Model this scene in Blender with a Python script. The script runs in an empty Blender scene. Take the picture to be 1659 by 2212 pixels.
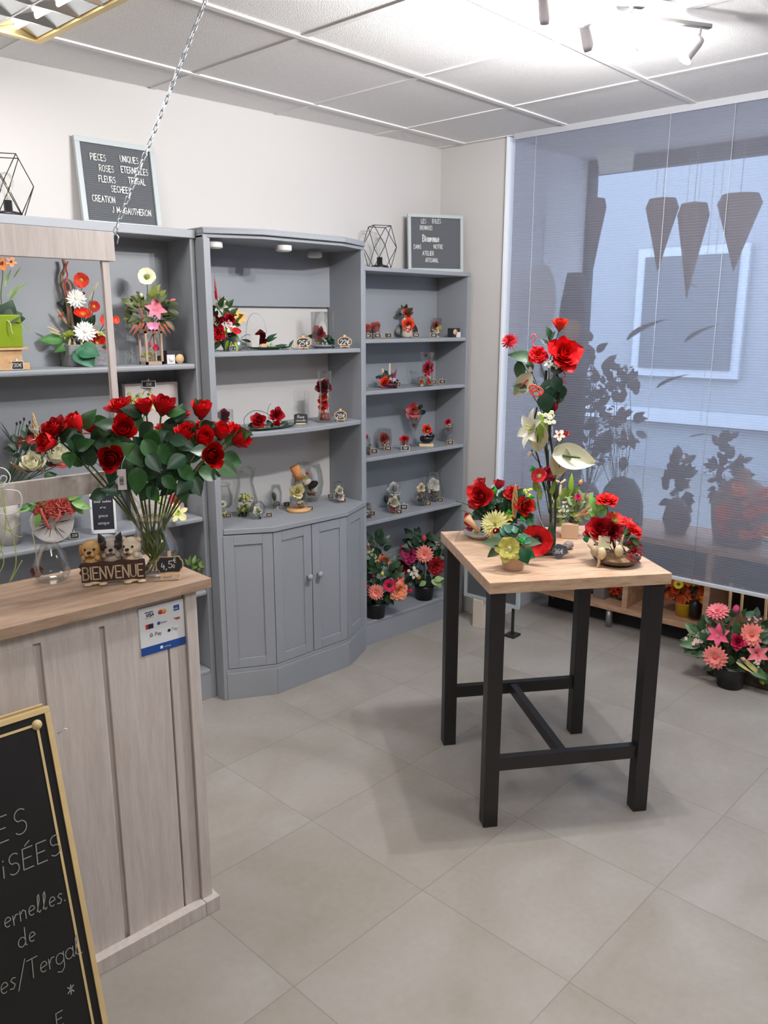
import bpy, math, random
from mathutils import Vector, Matrix
random.seed(7)
R = math.radians
V = Vector
scn = bpy.context.scene
COL = scn.collection

# ------------------------------------------------------------------ camera
CAM = V((-3.3757, -3.1836, 1.6572))
F = 1753.7
RC = Matrix(((0.72843, 0.15639, -0.66703), (-0.68512, 0.16792, -0.70881), (0.00116, 0.97332, 0.22946)))
cd = bpy.data.cameras.new('camera')
cd.sensor_fit = 'HORIZONTAL'
cd.sensor_width = 36
cd.lens = F / 1659 * 36
cd.clip_start = 0.02
co = bpy.data.objects.new('camera', cd)
COL.objects.link(co)
co.matrix_world = Matrix.Translation(CAM) @ RC.to_4x4()
scn.camera = co
scn.view_settings.view_transform = 'Standard'
scn.view_settings.look = 'None'
scn.view_settings.exposure = -0.07
scn.view_settings.gamma = 1.0
scn.view_settings.use_curve_mapping = False
H = 2.55
WA = 0.1001                       # splay of the window wall
WS = V((math.sin(WA), -math.cos(WA), 0))
WN = V((-math.cos(WA), -math.sin(WA), 0))
def wp(s, off, z): return WS * s + WN * off + V((0, 0, z))

# ------------------------------------------------------------------ world
w = bpy.data.worlds.new('sky')
scn.world = w
w.use_nodes = True
w.node_tree.nodes['Background'].inputs[0].default_value = (0.60, 0.76, 1.0, 1)
w.node_tree.nodes['Background'].inputs[1].default_value = 7.5

# ------------------------------------------------------------------ light
def lamp(name, kind, loc, power, color=(1, 1, 1), size=0.1, rot=(0, 0, 0), sy=None, **k):
    d = bpy.data.lights.new(name, kind)
    d.energy = power
    d.color = color
    if kind == 'AREA':
        d.size = size
        if sy: d.shape = 'RECTANGLE'; d.size_y = sy
    elif kind in ('POINT', 'SPOT'): d.shadow_soft_size = size
    for a, b in k.items(): setattr(d, a, b)
    o = bpy.data.objects.new(name, d)
    COL.objects.link(o)
    o.location = loc
    o.rotation_euler = rot
    return o
GR = R(3.88)   # ceiling grid rotation
def grid(i, j, z=H):
    x, y = -.6 * i, -.6 * j
    return V((-.4113 + math.cos(GR) * x - math.sin(GR) * y, -.2141 + math.sin(GR) * x + math.cos(GR) * y, z))
PANEL = [(3.5, .5), (6.5, .5), (4.5, 4.5), (1.5, 5.5)]
PANEL_W = [10, 24, 22, 16]
for (i, j), pw in zip(PANEL, PANEL_W):
    lamp('fluorescent_light', 'AREA', grid(i, j, H - .03), pw, (1, .975, .95), .5, (0, 0, GR))

# ------------------------------------------------------------------ pixel -> world (1659 x 2212 frame)
def ray(u, v): return RC @ V(((u - 829.5) / F, -(v - 1106) / F, -1))
def Z(u, v, z): d = ray(u, v); return CAM + d * ((z - CAM.z) / d.z)
def Y(u, v, y): d = ray(u, v); return CAM + d * ((y - CAM.y) / d.y)
def Wp(u, v, off): d = ray(u, v); return CAM + d * ((off - CAM.dot(WN)) / d.dot(WN))
def depth(p): return (CAM - p).dot(V((-0.66703, -0.70881, 0.22946))) if False else -((RC.transposed() @ (p - CAM)).z)
def mpp(p): return depth(p) / F
def on(u, v, z, ylo, yhi):
    p = Z(u, v, z)
    if p.y < ylo or p.y > yhi or (p - CAM).dot(ray(u, v)) < 0:
        y = min(max(p.y, ylo), yhi) if (p - CAM).dot(ray(u, v)) > 0 else yhi
        q = Y(u, v, y); p = V((q.x, y, z))
    p.z = z
    return p

# ------------------------------------------------------------------ materials
def lin(c):
    return tuple(((x / 255) / 12.92 if x / 255 <= .04045 else ((x / 255 + .055) / 1.055) ** 2.4) for x in c)
MC = {}
def mat(name, c, rough=.6, metal=0, bump=0, bscale=60, var=0, vscale=8, spec=.5, sheen=0, trans=0, emit=None, es=0, stretch=None, sub=0):
    if name in MC: return MC[name]
    m = bpy.data.materials.new(name); m.use_nodes = True
    nt = m.node_tree; N = nt.nodes; L = nt.links
    b = N['Principled BSDF']
    col = (*lin(c), 1)
    b.inputs['Base Color'].default_value = col
    b.inputs['Roughness'].default_value = rough
    b.inputs['Metallic'].default_value = metal
    b.inputs['Specular IOR Level'].default_value = spec
    if emit: b.inputs['Emission Color'].default_value = (*lin(emit), 1); b.inputs['Emission Strength'].default_value = es
    if sub:
        b.inputs['Subsurface Weight'].default_value = sub
        b.inputs['Subsurface Radius'].default_value = (.01, .006, .004)
    tc = N.new('ShaderNodeTexCoord')
    mp = N.new('ShaderNodeMapping'); L.new(tc.outputs['Object'], mp.inputs[0])
    if stretch: mp.inputs['Scale'].default_value = stretch
    if var:
        n = N.new('ShaderNodeTexNoise'); n.inputs['Scale'].default_value = vscale; n.inputs['Detail'].default_value = 5
        L.new(mp.outputs[0], n.inputs[0])
        rp = N.new('ShaderNodeValToRGB')
        e = rp.color_ramp.elements
        e[0].position = .3; e[1].position = .7
        e[0].color = tuple(x * (1 - var) for x in col[:3]) + (1,)
        e[1].color = tuple(min(1, x * (1 + var)) for x in col[:3]) + (1,)
        L.new(n.outputs[0], rp.inputs[0]); L.new(rp.outputs[0], b.inputs['Base Color'])
    if bump:
        n = N.new('ShaderNodeTexNoise'); n.inputs['Scale'].default_value = bscale; n.inputs['Detail'].default_value = 3
        L.new(mp.outputs[0], n.inputs[0])
        bp = N.new('ShaderNodeBump'); bp.inputs['Strength'].default_value = bump; bp.inputs['Distance'].default_value = .004
        L.new(n.outputs[0], bp.inputs['Height']); L.new(bp.outputs[0], b.inputs['Normal'])
    MC[name] = m
    return m
def C(c, rough=.55, **k):
    return mat('paint_%02x%02x%02x_%d' % (*c, int(rough * 100)), c, rough, **k)
def petal_mat(c, c2=None):
    nm = 'petal_%02x%02x%02x' % c + ('_%02x%02x%02x' % c2 if c2 else '')
    if nm in MC: return MC[nm]
    m = mat(nm, c, .55, var=.12, vscale=25, spec=.25)
    b = m.node_tree.nodes['Principled BSDF']
    return m
def glass_mat():
    if 'clear_glass' in MC: return MC['clear_glass']
    m = bpy.data.materials.new('clear_glass'); m.use_nodes = True
    nt = m.node_tree; N = nt.nodes; L = nt.links
    N.clear()
    o = N.new('ShaderNodeOutputMaterial'); mx = N.new('ShaderNodeMixShader')
    t = N.new('ShaderNodeBsdfTransparent'); t.inputs[0].default_value = (.985, .99, .988, 1)
    g = N.new('ShaderNodeBsdfGlossy'); g.inputs['Roughness'].default_value = .03
    f = N.new('ShaderNodeFresnel'); f.inputs[0].default_value = 1.5
    ml = N.new('ShaderNodeMath'); ml.operation = 'MULTIPLY_ADD'; ml.inputs[1].default_value = .4; ml.inputs[2].default_value = .0
    L.new(f.outputs[0], ml.inputs[0]); L.new(ml.outputs[0], mx.inputs[0]); L.new(t.outputs[0], mx.inputs[1]); L.new(g.outputs[0], mx.inputs[2]); L.new(mx.outputs[0], o.inputs[0])
    MC['clear_glass'] = m
    return m
GLASS = glass_mat()
def oak(name, c1, c2, axis_scale, scale=1.0, rough=.45):
    m = bpy.data.materials.new(name); m.use_nodes = True
    nt = m.node_tree; N = nt.nodes; L = nt.links; b = N['Principled BSDF']
    tc = N.new('ShaderNodeTexCoord'); mp = N.new('ShaderNodeMapping'); mp.inputs['Scale'].default_value = axis_scale
    L.new(tc.outputs['Object'], mp.inputs[0])
    n = N.new('ShaderNodeTexNoise'); n.inputs['Scale'].default_value = 3 * scale; n.inputs['Detail'].default_value = 8; n.inputs['Distortion'].default_value = .6
    n2 = N.new('ShaderNodeTexNoise'); n2.inputs['Scale'].default_value = 14 * scale; n2.inputs['Detail'].default_value = 6
    L.new(mp.outputs[0], n.inputs[0]); L.new(mp.outputs[0], n2.inputs[0])
    mx = N.new('ShaderNodeMath'); mx.operation = 'MULTIPLY_ADD'; mx.inputs[1].default_value = .35
    sb = N.new('ShaderNodeMath'); sb.operation = 'MULTIPLY'; sb.inputs[1].default_value = .65
    L.new(n.outputs[0], sb.inputs[0]); L.new(n2.outputs[0], mx.inputs[0]); L.new(sb.outputs[0], mx.inputs[2])
    rp = N.new('ShaderNodeValToRGB'); e = rp.color_ramp.elements
    e[0].position = .36; e[1].position = .62; e[0].color = (*lin(c2), 1); e[1].color = (*lin(c1), 1)
    L.new(mx.outputs[0], rp.inputs[0]); L.new(rp.outputs[0], b.inputs['Base Color'])
    b.inputs['Roughness'].default_value = rough
    bp = N.new('ShaderNodeBump'); bp.inputs['Strength'].default_value = .15; bp.inputs['Distance'].default_value = .001
    L.new(n2.outputs[0], bp.inputs['Height']); L.new(bp.outputs[0], b.inputs['Normal'])
    MC[name] = m
    return m

# ------------------------------------------------------------------ mesh building
class MB:
    def __init__(s): s.v = []; s.f = []; s.mi = []; s.cur = 0; s.sm = []
    def add(s, vs, fs, smooth=True):
        n = len(s.v); s.v += [tuple(x) for x in vs]
        for f in fs: s.f.append(tuple(i + n for i in f)); s.mi.append(s.cur); s.sm.append(smooth)
        return s
    def box(s, a, b, M=None):
        x0, y0, z0 = a; x1, y1, z1 = b
        vs = [V(p) for p in ((x0, y0, z0), (x1, y0, z0), (x1, y1, z0), (x0, y1, z0), (x0, y0, z1), (x1, y0, z1), (x1, y1, z1), (x0, y1, z1))]
        if M: vs = [M @ p for p in vs]
        return s.add(vs, [(0, 3, 2, 1), (4, 5, 6, 7), (0, 1, 5, 4), (1, 2, 6, 5), (2, 3, 7, 6), (3, 0, 4, 7)], False)
    def prism(s, pts, z0, z1, M=None):
        n = len(pts)
        vs = [V((x, y, z0)) for x, y in pts] + [V((x, y, z1)) for x, y in pts]
        if M: vs = [M @ p for p in vs]
        fs = [tuple(range(n - 1, -1, -1)), tuple(range(n, 2 * n))] + [(i, (i + 1) % n, n + (i + 1) % n, n + i) for i in range(n)]
        return s.add(vs, fs, False)
    def tube(s, pts, r, seg=6, cap=True, closed=False):
        pts = [V(p) for p in pts]; n = len(pts)
        rs = r if isinstance(r, (list, tuple)) else [r] * n
        vs = []; fs = []; up = None
        for i, p in enumerate(pts):
            a = pts[i - 1] if (i > 0 or closed) else p; b = pts[(i + 1) % n] if (i < n - 1 or closed) else p
            t = (b - a).normalized() if (b - a).length > 1e-9 else V((0, 0, 1))
            if up is None:
                up = t.orthogonal().normalized()
            else:
                up = (up - t * up.dot(t)); up = up.normalized() if up.length > 1e-6 else t.orthogonal().normalized()
            sd = t.cross(up)
            for k in range(seg):
                an = 2 * math.pi * k / seg
                vs.append(p + (up * math.cos(an) + sd * math.sin(an)) * rs[i])
        m = n if closed else n - 1
        for i in range(m):
            for k in range(seg):
                a = i * seg + k; b = i * seg + (k + 1) % seg; j = ((i + 1) % n) * seg
                fs.append((a, b, j + (k + 1) % seg, j + k))
        if cap and not closed:
            fs.append(tuple(range(seg - 1, -1, -1))); fs.append(tuple((n - 1) * seg + k for k in range(seg)))
        return s.add(vs, fs, seg > 4)
    def lathe(s, prof, seg=24, M=None, cap=True, sx=1, sy=1):
        vs = []; fs = []
        for r, z in prof:
            for k in range(seg):
                a = 2 * math.pi * k / seg; vs.append(V((r * math.cos(a) * sx, r * math.sin(a) * sy, z)))
        for i in range(len(prof) - 1):
            for k in range(seg):
                fs.append((i * seg + k, i * seg + (k + 1) % seg, (i + 1) * seg + (k + 1) % seg, (i + 1) * seg + k))
        if cap:
            if prof[0][0] > 1e-6: fs.append(tuple(range(seg - 1, -1, -1)))
            if prof[-1][0] > 1e-6: fs.append(tuple((len(prof) - 1) * seg + k for k in range(seg)))
        if M: vs = [M @ p for p in vs]
        return s.add(vs, fs)
    def ball(s, c, r, seg=12, rings=8, sc=(1, 1, 1), M=None):
        prof = [(max(1e-5, math.sin(math.pi * i / rings)) * 1, -math.cos(math.pi * i / rings)) for i in range(rings + 1)]
        T = Matrix.Translation(V(c)) @ (M if M else Matrix()) @ Matrix.Diagonal((r * sc[0], r * sc[1], r * sc[2], 1))
        return s.lathe(prof, seg, T, False)
    def patch(s, fn, nu, nv, M=None):
        vs = []
        for j in range(nv + 1):
            for i in range(nu + 1):
                p = fn(-1 + 2 * i / nu, j / nv); vs.append(M @ p if M else p)
        fs = [(j * (nu + 1) + i, j * (nu + 1) + i + 1, (j + 1) * (nu + 1) + i + 1, (j + 1) * (nu + 1) + i) for j in range(nv) for i in range(nu)]
        return s.add(vs, fs)
    def mesh(s, name, mats):
        me = bpy.data.meshes.new(name); me.from_pydata(s.v, [], s.f)
        if not isinstance(mats, (list, tuple)): mats = [mats]
        for m in mats: me.materials.append(m)
        me.polygons.foreach_set('material_index', s.mi); me.polygons.foreach_set('use_smooth', s.sm)
        me.update()
        return me
    def build(s, name, mats, parent=None, bevel=0):
        o = bpy.data.objects.new(name, s.mesh(name, mats)); COL.objects.link(o)
        if parent is not None:
            o.parent = parent; o.matrix_parent_inverse = Matrix()
            w_ = parent.matrix_basis if parent.parent is None else parent.parent.matrix_basis @ parent.matrix_basis
            o.matrix_basis = w_.inverted()
        if bevel:
            md = o.modifiers.new('bevel', 'BEVEL'); md.width = bevel; md.segments = 2; md.limit_method = 'ANGLE'
        return o
def empty(name, loc, label=None, cat=None, group=None):
    o = bpy.data.objects.new(name, None); COL.objects.link(o); o.location = loc; o.empty_display_size = .05
    o.matrix_basis = Matrix.Translation(V(loc))
    return tag(o, label, cat, group)
def tag(o, label=None, cat=None, group=None, kind=None):
    if label: o['label'] = label
    if cat: o['category'] = cat
    if group: o['group'] = group
    if kind: o['kind'] = kind
    return o
def inst(name, me, parent, M):
    """an object of a shared mesh, placed by world matrix M under parent (translation-only root)"""
    o = bpy.data.objects.new(name, me); COL.objects.link(o)
    if parent is not None:
        o.parent = parent; o.matrix_basis = parent.matrix_basis.inverted() @ M
    else: o.matrix_basis = M
    return o
def frame(o, x, y, z):
    M = Matrix.Identity(4)
    for i, a in enumerate((x, y, z)):
        for k in range(3): M[k][i] = a[k]
    M.translation = o
    return M
def look(o, z, roll=0):
    z = V(z).normalized(); x = z.orthogonal().normalized()
    up = V((0, 0, 1)) if abs(z.z) < .95 else V((0, 1, 0))
    x = up.cross(z).normalized(); y = z.cross(x)
    return frame(V(o), x, y, z) @ Matrix.Rotation(roll, 4, 'Z')

# ------------------------------------------------------------------ stroke lettering
def arc(cx, cy, rx, ry, a0, a1, n=9):
    return [(cx + rx * math.cos(R(a0 + (a1 - a0) * i / n)), cy + ry * math.sin(R(a0 + (a1 - a0) * i / n))) for i in range(n + 1)]
G = {
 'A': (.7, [[(0, 0), (.35, 1), (.7, 0)], [(.13, .38), (.57, .38)]]),
 'B': (.6, [[(0, 0), (0, 1)] + arc(.3, .76, .26, .24, 90, -90) + [(0, .52)], [(.3, .52)] + arc(.32, .26, .28, .26, 90, -90) + [(0, 0)]]),
 'C': (.65, [arc(.35, .5, .35, .5, 50, 310, 12)]),
 'D': (.65, [[(0, 0), (0, 1), (.25, 1)] + arc(.25, .5, .4, .5, 90, -90, 10) + [(0, 0)]]),
 'E': (.55, [[(.55, 1), (0, 1), (0, 0), (.55, 0)], [(0, .52), (.45, .52)]]),
 'F': (.55, [[(.55, 1), (0, 1), (0, 0)], [(0, .52), (.45, .52)]]),
 'G': (.68, [arc(.35, .5, .35, .5, 50, 360, 12) + [(.4, .5)]]),
 'H': (.62, [[(0, 0), (0, 1)], [(.62, 0), (.62, 1)], [(0, .5), (.62, .5)]]),
 'I': (.08, [[(.04, 0), (.04, 1)]]),
 'J': (.42, [[(.42, 1), (.42, .25)] + arc(.21, .22, .21, .22, 0, -180, 8)]),
 'L': (.5, [[(0, 1), (0, 0), (.5, 0)]]),
 'M': (.75, [[(0, 0), (0, 1), (.375, .25), (.75, 1), (.75, 0)]]),
 'N': (.62, [[(0, 0), (0, 1), (.62, 0), (.62, 1)]]),
 'O': (.72, [arc(.36, .5, .36, .5, 0, 360, 16)]),
 'P': (.58, [[(0, 0), (0, 1)] + arc(.3, .74, .28, .26, 90, -90) + [(0, .48)]]),
 'Q': (.74, [arc(.36, .5, .36, .5, 0, 360, 16), [(.45, .25), (.74, -.05)]]),
 'R': (.6, [[(0, 0), (0, 1)] + arc(.3, .74, .28, .26, 90, -90) + [(0, .48)], [(.28, .48), (.6, 0)]]),
 'S': (.56, [arc(.3, .75, .26, .25, 40, 250, 9) + arc(.27, .27, .28, .27, 80, -140, 10)]),
 'T': (.62, [[(0, 1), (.62, 1)], [(.31, 1), (.31, 0)]]),
 'U': (.6, [[(0, 1), (0, .3)] + arc(.3, .3, .3, .3, 180, 360, 10) + [(.6, 1)]]),
 'V': (.66, [[(0, 1), (.33, 0), (.66, 1)]]),
 'Y': (.6, [[(0, 1), (.3, .5), (.6, 1)], [(.3, .5), (.3, 0)]]),
 '0': (.5, [arc(.25, .5, .25, .5, 0, 360, 14)]), '1': (.25, [[(0, .75), (.2, 1), (.2, 0)]]),
 '2': (.5, [arc(.25, .74, .25, .26, 170, -30, 8) + [(0, 0), (.5, 0)]]),
 '3': (.5, [arc(.22, .75, .24, .25, 150, -90, 8) + arc(.22, .26, .27, .26, 90, -150, 8)]),
 '4': (.5, [[(.15, 1), (0, .4), (.5, .4)], [(.38, .7), (.38, 0)]]),
 '5': (.5, [[(.5, 1), (.08, 1), (.05, .55)] + arc(.2, .32, .28, .3, 110, -140, 9)]),
 '6': (.5, [arc(.45, .45, .42, .55, 90, 190, 6) + arc(.25, .27, .24, .27, 180, 540, 12)]),
 '8': (.5, [arc(.25, .76, .2, .24, 0, 360, 12), arc(.25, .27, .25, .27, 0, 360, 12)]),
 '9': (.5, [arc(.25, .72, .23, .27, 0, 360, 12), [(.48, .72), (.42, 0)]]),
 '€': (.62, [arc(.4, .5, .3, .5, 60, 300, 10), [(0, .6), (.5, .6)], [(0, .4), (.45, .4)]]),
 ',': (.15, [[(.1, .05), (0, -.2)]]), '.': (.1, [[(0, 0), (.06, .02)]]), '/': (.5, [[(.5, 1.2), (0, -.25)]]), '*': (.5, [[(.25, .4), (.27, 1.05)], [(0, .55), (.5, .95)], [(.02, .98), (.5, .5)]]),
 '~': (1.6, [arc(.2, .45, .16, .16, -60, 270, 9) + [(.5, .75), (.9, .65), (1.2, .3)] + arc(1.4, .5, .18, .17, -120, 200, 9)]),
 'a': (.5, [arc(.24, .28, .24, .28, 20, 360, 12), [(.48, .56), (.48, .05), (.55, 0)]]),
 'c': (.4, [arc(.24, .28, .24, .28, 50, 310, 9)]),
 'd': (.5, [arc(.24, .28, .24, .28, 20, 360, 12), [(.48, 1.05), (.48, .05), (.56, 0)]]),
 'e': (.45, [[(.03, .28), (.42, .34)] + arc(.24, .3, .2, .27, 15, 300, 10)]),
 'f': (.35, [[(.38, .95), (.22, 1.05), (.14, .8), (.12, 0)], [(0, .55), (.32, .55)]]),
 'g': (.5, [arc(.24, .28, .24, .28, 20, 360, 12), [(.48, .56), (.48, -.25), (.3, -.45), (.05, -.35)]]),
 'h': (.45, [[(0, 1.05), (0, 0)], [(0, .3), (.2, .56), (.4, .4), (.4, 0)]]),
 'i': (.12, [[(.05, .55), (.05, 0)], [(.05, .78), (.07, .82)]]),
 'l': (.28, [[(0, .1), (.2, .75), (.18, 1.05), (.08, .95), (.06, .15), (.15, 0), (.26, .1)]]),
 'n': (.42, [[(0, .55), (.02, 0)], [(.02, .35), (.2, .56), (.36, .45), (.38, 0)]]),
 'm': (.6, [[(0, .55), (.02, 0)], [(.02, .35), (.15, .56), (.28, .4), (.28, 0)], [(.28, .4), (.42, .56), (.55, .4), (.56, 0)]]),
 'o': (.45, [arc(.22, .28, .22, .28, 0, 360, 12)]),
 'p': (.48, [[(0, .55), (.02, -.4)], arc(.25, .28, .23, .27, 160, -170, 12)]),
 'q': (.48, [arc(.24, .28, .24, .28, 20, 360, 12), [(.48, .56), (.48, -.45)]]),
 'r': (.34, [[(0, .55), (.04, 0)], [(.04, .3), (.18, .54), (.34, .52)]]),
 's': (.36, [[(.34, .5), (.18, .56), (.06, .44), (.3, .18), (.2, 0), (0, .05)]]),
 't': (.3, [[(.12, .9), (.12, .1), (.28, .02)], [(0, .6), (.28, .6)]]),
 'u': (.45, [[(0, .55), (.02, .12), (.2, 0), (.4, .15), (.42, .55)], [(.42, .55), (.44, 0)]]),
 'v': (.4, [[(0, .55), (.18, 0), (.4, .55)]]), 'y': (.42, [[(0, .55), (.2, .05)], [(.42, .55), (.1, -.4)]]),
}
G['É'] = (G['E'][0], G['E'][1] + [[(.15, 1.12), (.42, 1.3)]])
G['é'] = (G['e'][0], G['e'][1] + [[(.15, .72), (.38, .9)]])
G['è'] = (G['e'][0], G['e'][1] + [[(.08, .9), (.3, .72)]])
def text_w(t, h, sp): return sum((G[c][0] + sp if c in G else .45 + sp) for c in t) * h - sp * h
def write(mb, t, o, X, Yv, h, wd, sp=.22, th=None, slant=0, jit=0, align='l', xs=1):
    """strokes as flat raised ribbons on the plane o + X,Y"""
    X = V(X).normalized(); Yv = V(Yv).normalized(); Nn = X.cross(Yv)
    th = th or wd * .3
    x = 0
    if align == 'c': x = -text_w(t, h, sp) / 2 / h
    if align == 'r': x = -text_w(t, h, sp) / h
    for ch in t:
        if ch not in G: x += .45 + sp; continue
        gw, st = G[ch]
        dy = random.uniform(-jit, jit)
        for pl in st:
            pts = [o + X * ((x + a + slant * b) * h * xs) + Yv * ((b + dy) * h) for a, b in pl]
            for a, b in zip(pts, pts[1:]):
                d = (b - a)
                if d.length < 1e-6: continue
                d.normalize(); sd = Nn.cross(d) * wd / 2; e = d * wd * .35
                q = [a - e - sd, b + e - sd, b + e + sd, a - e + sd]
                mb.add(q + [p + Nn * th for p in q], [(4, 5, 6, 7), (0, 1, 5, 4), (1, 2, 6, 5), (2, 3, 7, 6), (3, 0, 4, 7)], False)
        x += gw + sp

# ------------------------------------------------------------------ flower meshes (unit radius, facing +z)
FM = {}
def petal(mb, phi, r0, L, W, t0, t1, pw=4, z0=0, wrap=True, nu=4, nv=5, cup=0, ruff=0, sharp=False):
    seed = random.random() * 9
    tab = []
    x = r0; z = z0; n = 24
    for i in range(n + 1):
        tab.append((x, z)); t = i / n; th = R(t0 + (t1 - t0) * t)
        x += math.cos(th) * L / n; z += math.sin(th) * L / n
    def fn(u, v):
        k = v * n; i = min(int(k), n - 1); fr = k - i
        x = tab[i][0] * (1 - fr) + tab[i + 1][0] * fr; z = tab[i][1] * (1 - fr) + tab[i + 1][1] * fr
        if sharp: ww = W * math.sin(math.pi * min(1, max(.02, v)) ** .8) + .02 * W
        else: ww = W * (v + .06) ** .5 * max(0.02, 1 - v ** pw) ** .5 * 1.15
        y = u * ww
        z += cup * u * u * ww + ruff * math.sin(u * 5 + seed) * v * v
        if wrap:
            rr = max(x, .12 + .0 * v); a = phi + y / rr * (1 if x > .12 else .8)
            return V((x * math.cos(a), x * math.sin(a), z))
        return V((x * math.cos(phi) - y * math.sin(phi), x * math.sin(phi) + y * math.cos(phi), z))
    mb.patch(fn, nu, nv)
def flower_mesh(kind, c, c2=None):
    key = (kind, c, c2)
    if key in FM: return FM[key]
    mb = MB(); st = random.getstate(); random.seed(len(FM) + 3)
    m1 = petal_mat(c); m2 = C(c2 or (60, 90, 40)); g = C((58, 92, 44))
    mats = [m1, m2, g]
    ga = 2.39996
    if kind == 'rose':
        for i in range(22):
            t = i / 21; j = random.uniform(-5, 5)
            petal(mb, i * ga, .04 + .26 * t, 1.05 + .3 * t, .30 + .40 * t, 78 - 34 * t + j, 104 - 92 * t ** 1.6 + j, 5, z0=-.62 - .04 * t, nu=5, nv=6, ruff=.05)
        mb.cur = 2
        for k in range(5): petal(mb, k * 1.2566, .12, .75, .14, 10, -60, z0=-.66, wrap=False, sharp=True)
        mb.ball((0, 0, -.68), .22, 8, 5)
    elif kind == 'closed_rose':
        for i in range(18):
            t = i / 17
            petal(mb, i * ga, .05 + .3 * t, 1.25 + .2 * t, .35 + .32 * t, 74 - 22 * t, 110 - 48 * t ** 2, 5, z0=-.7, nu=5, nv=6, ruff=.04)
        mb.cur = 2
        for k in range(5): petal(mb, k * 1.2566, .1, .7, .16, 30, 40, z0=-.78, wrap=False, sharp=True)
        mb.ball((0, 0, -.74), .25, 8, 5)
    elif kind == 'gerbera':
        for l, (n, L, t0, z) in enumerate(((18, .86, 4, 0), (15, .72, 16, .03), (11, .45, 34, .05))):
            for k in range(n): petal(mb, (k + l * .5) * 2 * math.pi / n + random.uniform(-.05, .05), .14, L, .135, t0 + random.uniform(-6, 6), t0 - 14, 6, z, False, 2, 4, .25)
        mb.cur = 1; mb.ball((0, 0, .05), .2, 10, 6, (1, 1, .6))
    elif kind == 'daisy':
        for l in range(2):
            for k in range(14): petal(mb, (k + l * .5) * 2 * math.pi / 14, .1, .88 - .12 * l, .1, 6 + 14 * l + random.uniform(-8, 8), -10, 7, .02 * l, False, 2, 4, -.2)
        mb.cur = 1; mb.ball((0, 0, .05), .2, 10, 6, (1, 1, .6))
    elif kind == 'poppy':
        for i in range(6): petal(mb, i * 1.0472 + random.uniform(-.1, .1), .06, .98, .62, 48 - 8 * (i % 2), 2, 5, -.25 + .03 * (i % 2), False, 6, 6, .18, .06)
        mb.cur = 1; mb.ball((0, 0, -.08), .22, 10, 6, (1, 1, .8))
        for k in range(16):
            a = k * .3927; mb.tube([(0, 0, -.1), (.34 * math.cos(a), .34 * math.sin(a), .08)], .025, 4)
    elif kind == 'peony':
        for i in range(30):
            t = i / 29
            petal(mb, i * ga, .03 + .15 * t, .5 + .55 * t, .2 + .33 * t, 85 - 55 * t, 60 - 75 * t, 4, -.3, False, 4, 4, .3, .07)
    elif kind == 'pompom':
        for i in range(70):
            t = (i / 69) ** .6
            petal(mb, i * ga, .03 + .05 * t, .75 + .28 * t, .09, 88 - 85 * t, 75 - 85 * t, 6, -.15 - .15 * t, False, 2, 3, .3, .03)
    elif kind == 'anthurium':
        def fn(u, v):
            a = (v - .5) * 2
            wid = math.sin(math.pi * min(.98, v * .93 + .07)) ** .7 * .62 * (1.15 - .45 * v)
            return V((u * wid, a, .25 * u * u - .25 * v * v + .05))
        mb.patch(fn, 8, 12)
        mb.cur = 1; mb.tube([(0, -.55, .05), (0, -.2, .2), (0, .2, .3)], [.05, .07, .03], 8)
    elif kind == 'orchid':
        for k in range(5): petal(mb, k * 1.2566 + .3, .05, .95, .45 if k % 2 else .3, 14, -8, 3, 0, False, 4, 4, .15)
        mb.cur = 1
        for k in range(3): petal(mb, k * 2.1, .02, .35, .16, 65, 20, 3, .02, False, 3, 3, .3)
    elif kind == 'lily':
        for k in range(6): petal(mb, k * 1.0472, .06, 1.15, .28, 60, -15, 3, -.35, False, 4, 6, .3, sharp=True)
        mb.cur = 1
        for k in range(5): mb.tube([(0, 0, -.2), (.18 * math.cos(k * 1.256), .18 * math.sin(k * 1.256), .35)], .025, 4)
    elif kind == 'bud':
        for i in range(7):
            petal(mb, i * ga, .06, 1.5, .42, 62, 112, 3, -.8, False, 4, 6, -.2)
        mb.ball((0, 0, -.05), .42, 10, 8, (1, 1, 1.6))
        mb.cur = 2; mb.ball((0, 0, -.75), .3, 8, 5, (1, 1, .8))
    elif kind == 'amaranth':      # plume
        for i in range(46):
            t = i / 45; a = i * ga; r = .26 * (1 - t) ** .6 + .03
            mb.ball((r * math.cos(a), r * math.sin(a), -1 + 2 * t), .12 * (1.2 - t), 5, 4, (.8, .8, 1.7))
    elif kind == 'ear':      # pampas / wheat ear
        for i in range(60):
            t = i / 59; a = i * ga; r = .13 * math.sin(math.pi * (t * .85 + .12)) + .02
            mb.ball((r * math.cos(a), r * math.sin(a), -1 + 2 * t), .07, 4, 3, (.8, .8, 2.2))
    elif kind == 'berries':
        for i in range(22):
            v = V((random.gauss(0, .4), random.gauss(0, .4), random.gauss(0, .35)))
            mb.ball(v, .16, 7, 5)
            mb.tube([v, (0, 0, -.9)], .02, 3)
    elif kind == 'blossom':      # small clustered blossoms
        for i in range(13):
            v = V((random.gauss(0, .42), random.gauss(0, .42), random.gauss(0, .25)))
            for k in range(5):
                a = k * 1.2566 + i; mb.ball(v + V((.12 * math.cos(a), .12 * math.sin(a), .04)), .12, 6, 4, (1, 1, .4))
            mb.cur = 1; mb.ball(v + V((0, 0, .06)), .06, 5, 4); mb.cur = 0
    elif kind == 'moss':
        for i in range(26):
            v = V((random.gauss(0, .4), random.gauss(0, .4), random.gauss(0, .3))); mb.ball(v, random.uniform(.15, .3), 6, 4)
    elif kind == 'shell':
        mb.ball((0, 0, 0), .8, 12, 8, (1, .8, .6)); mb.ball((.5, .2, .2), .4, 8, 6)
    random.setstate(st)
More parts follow.
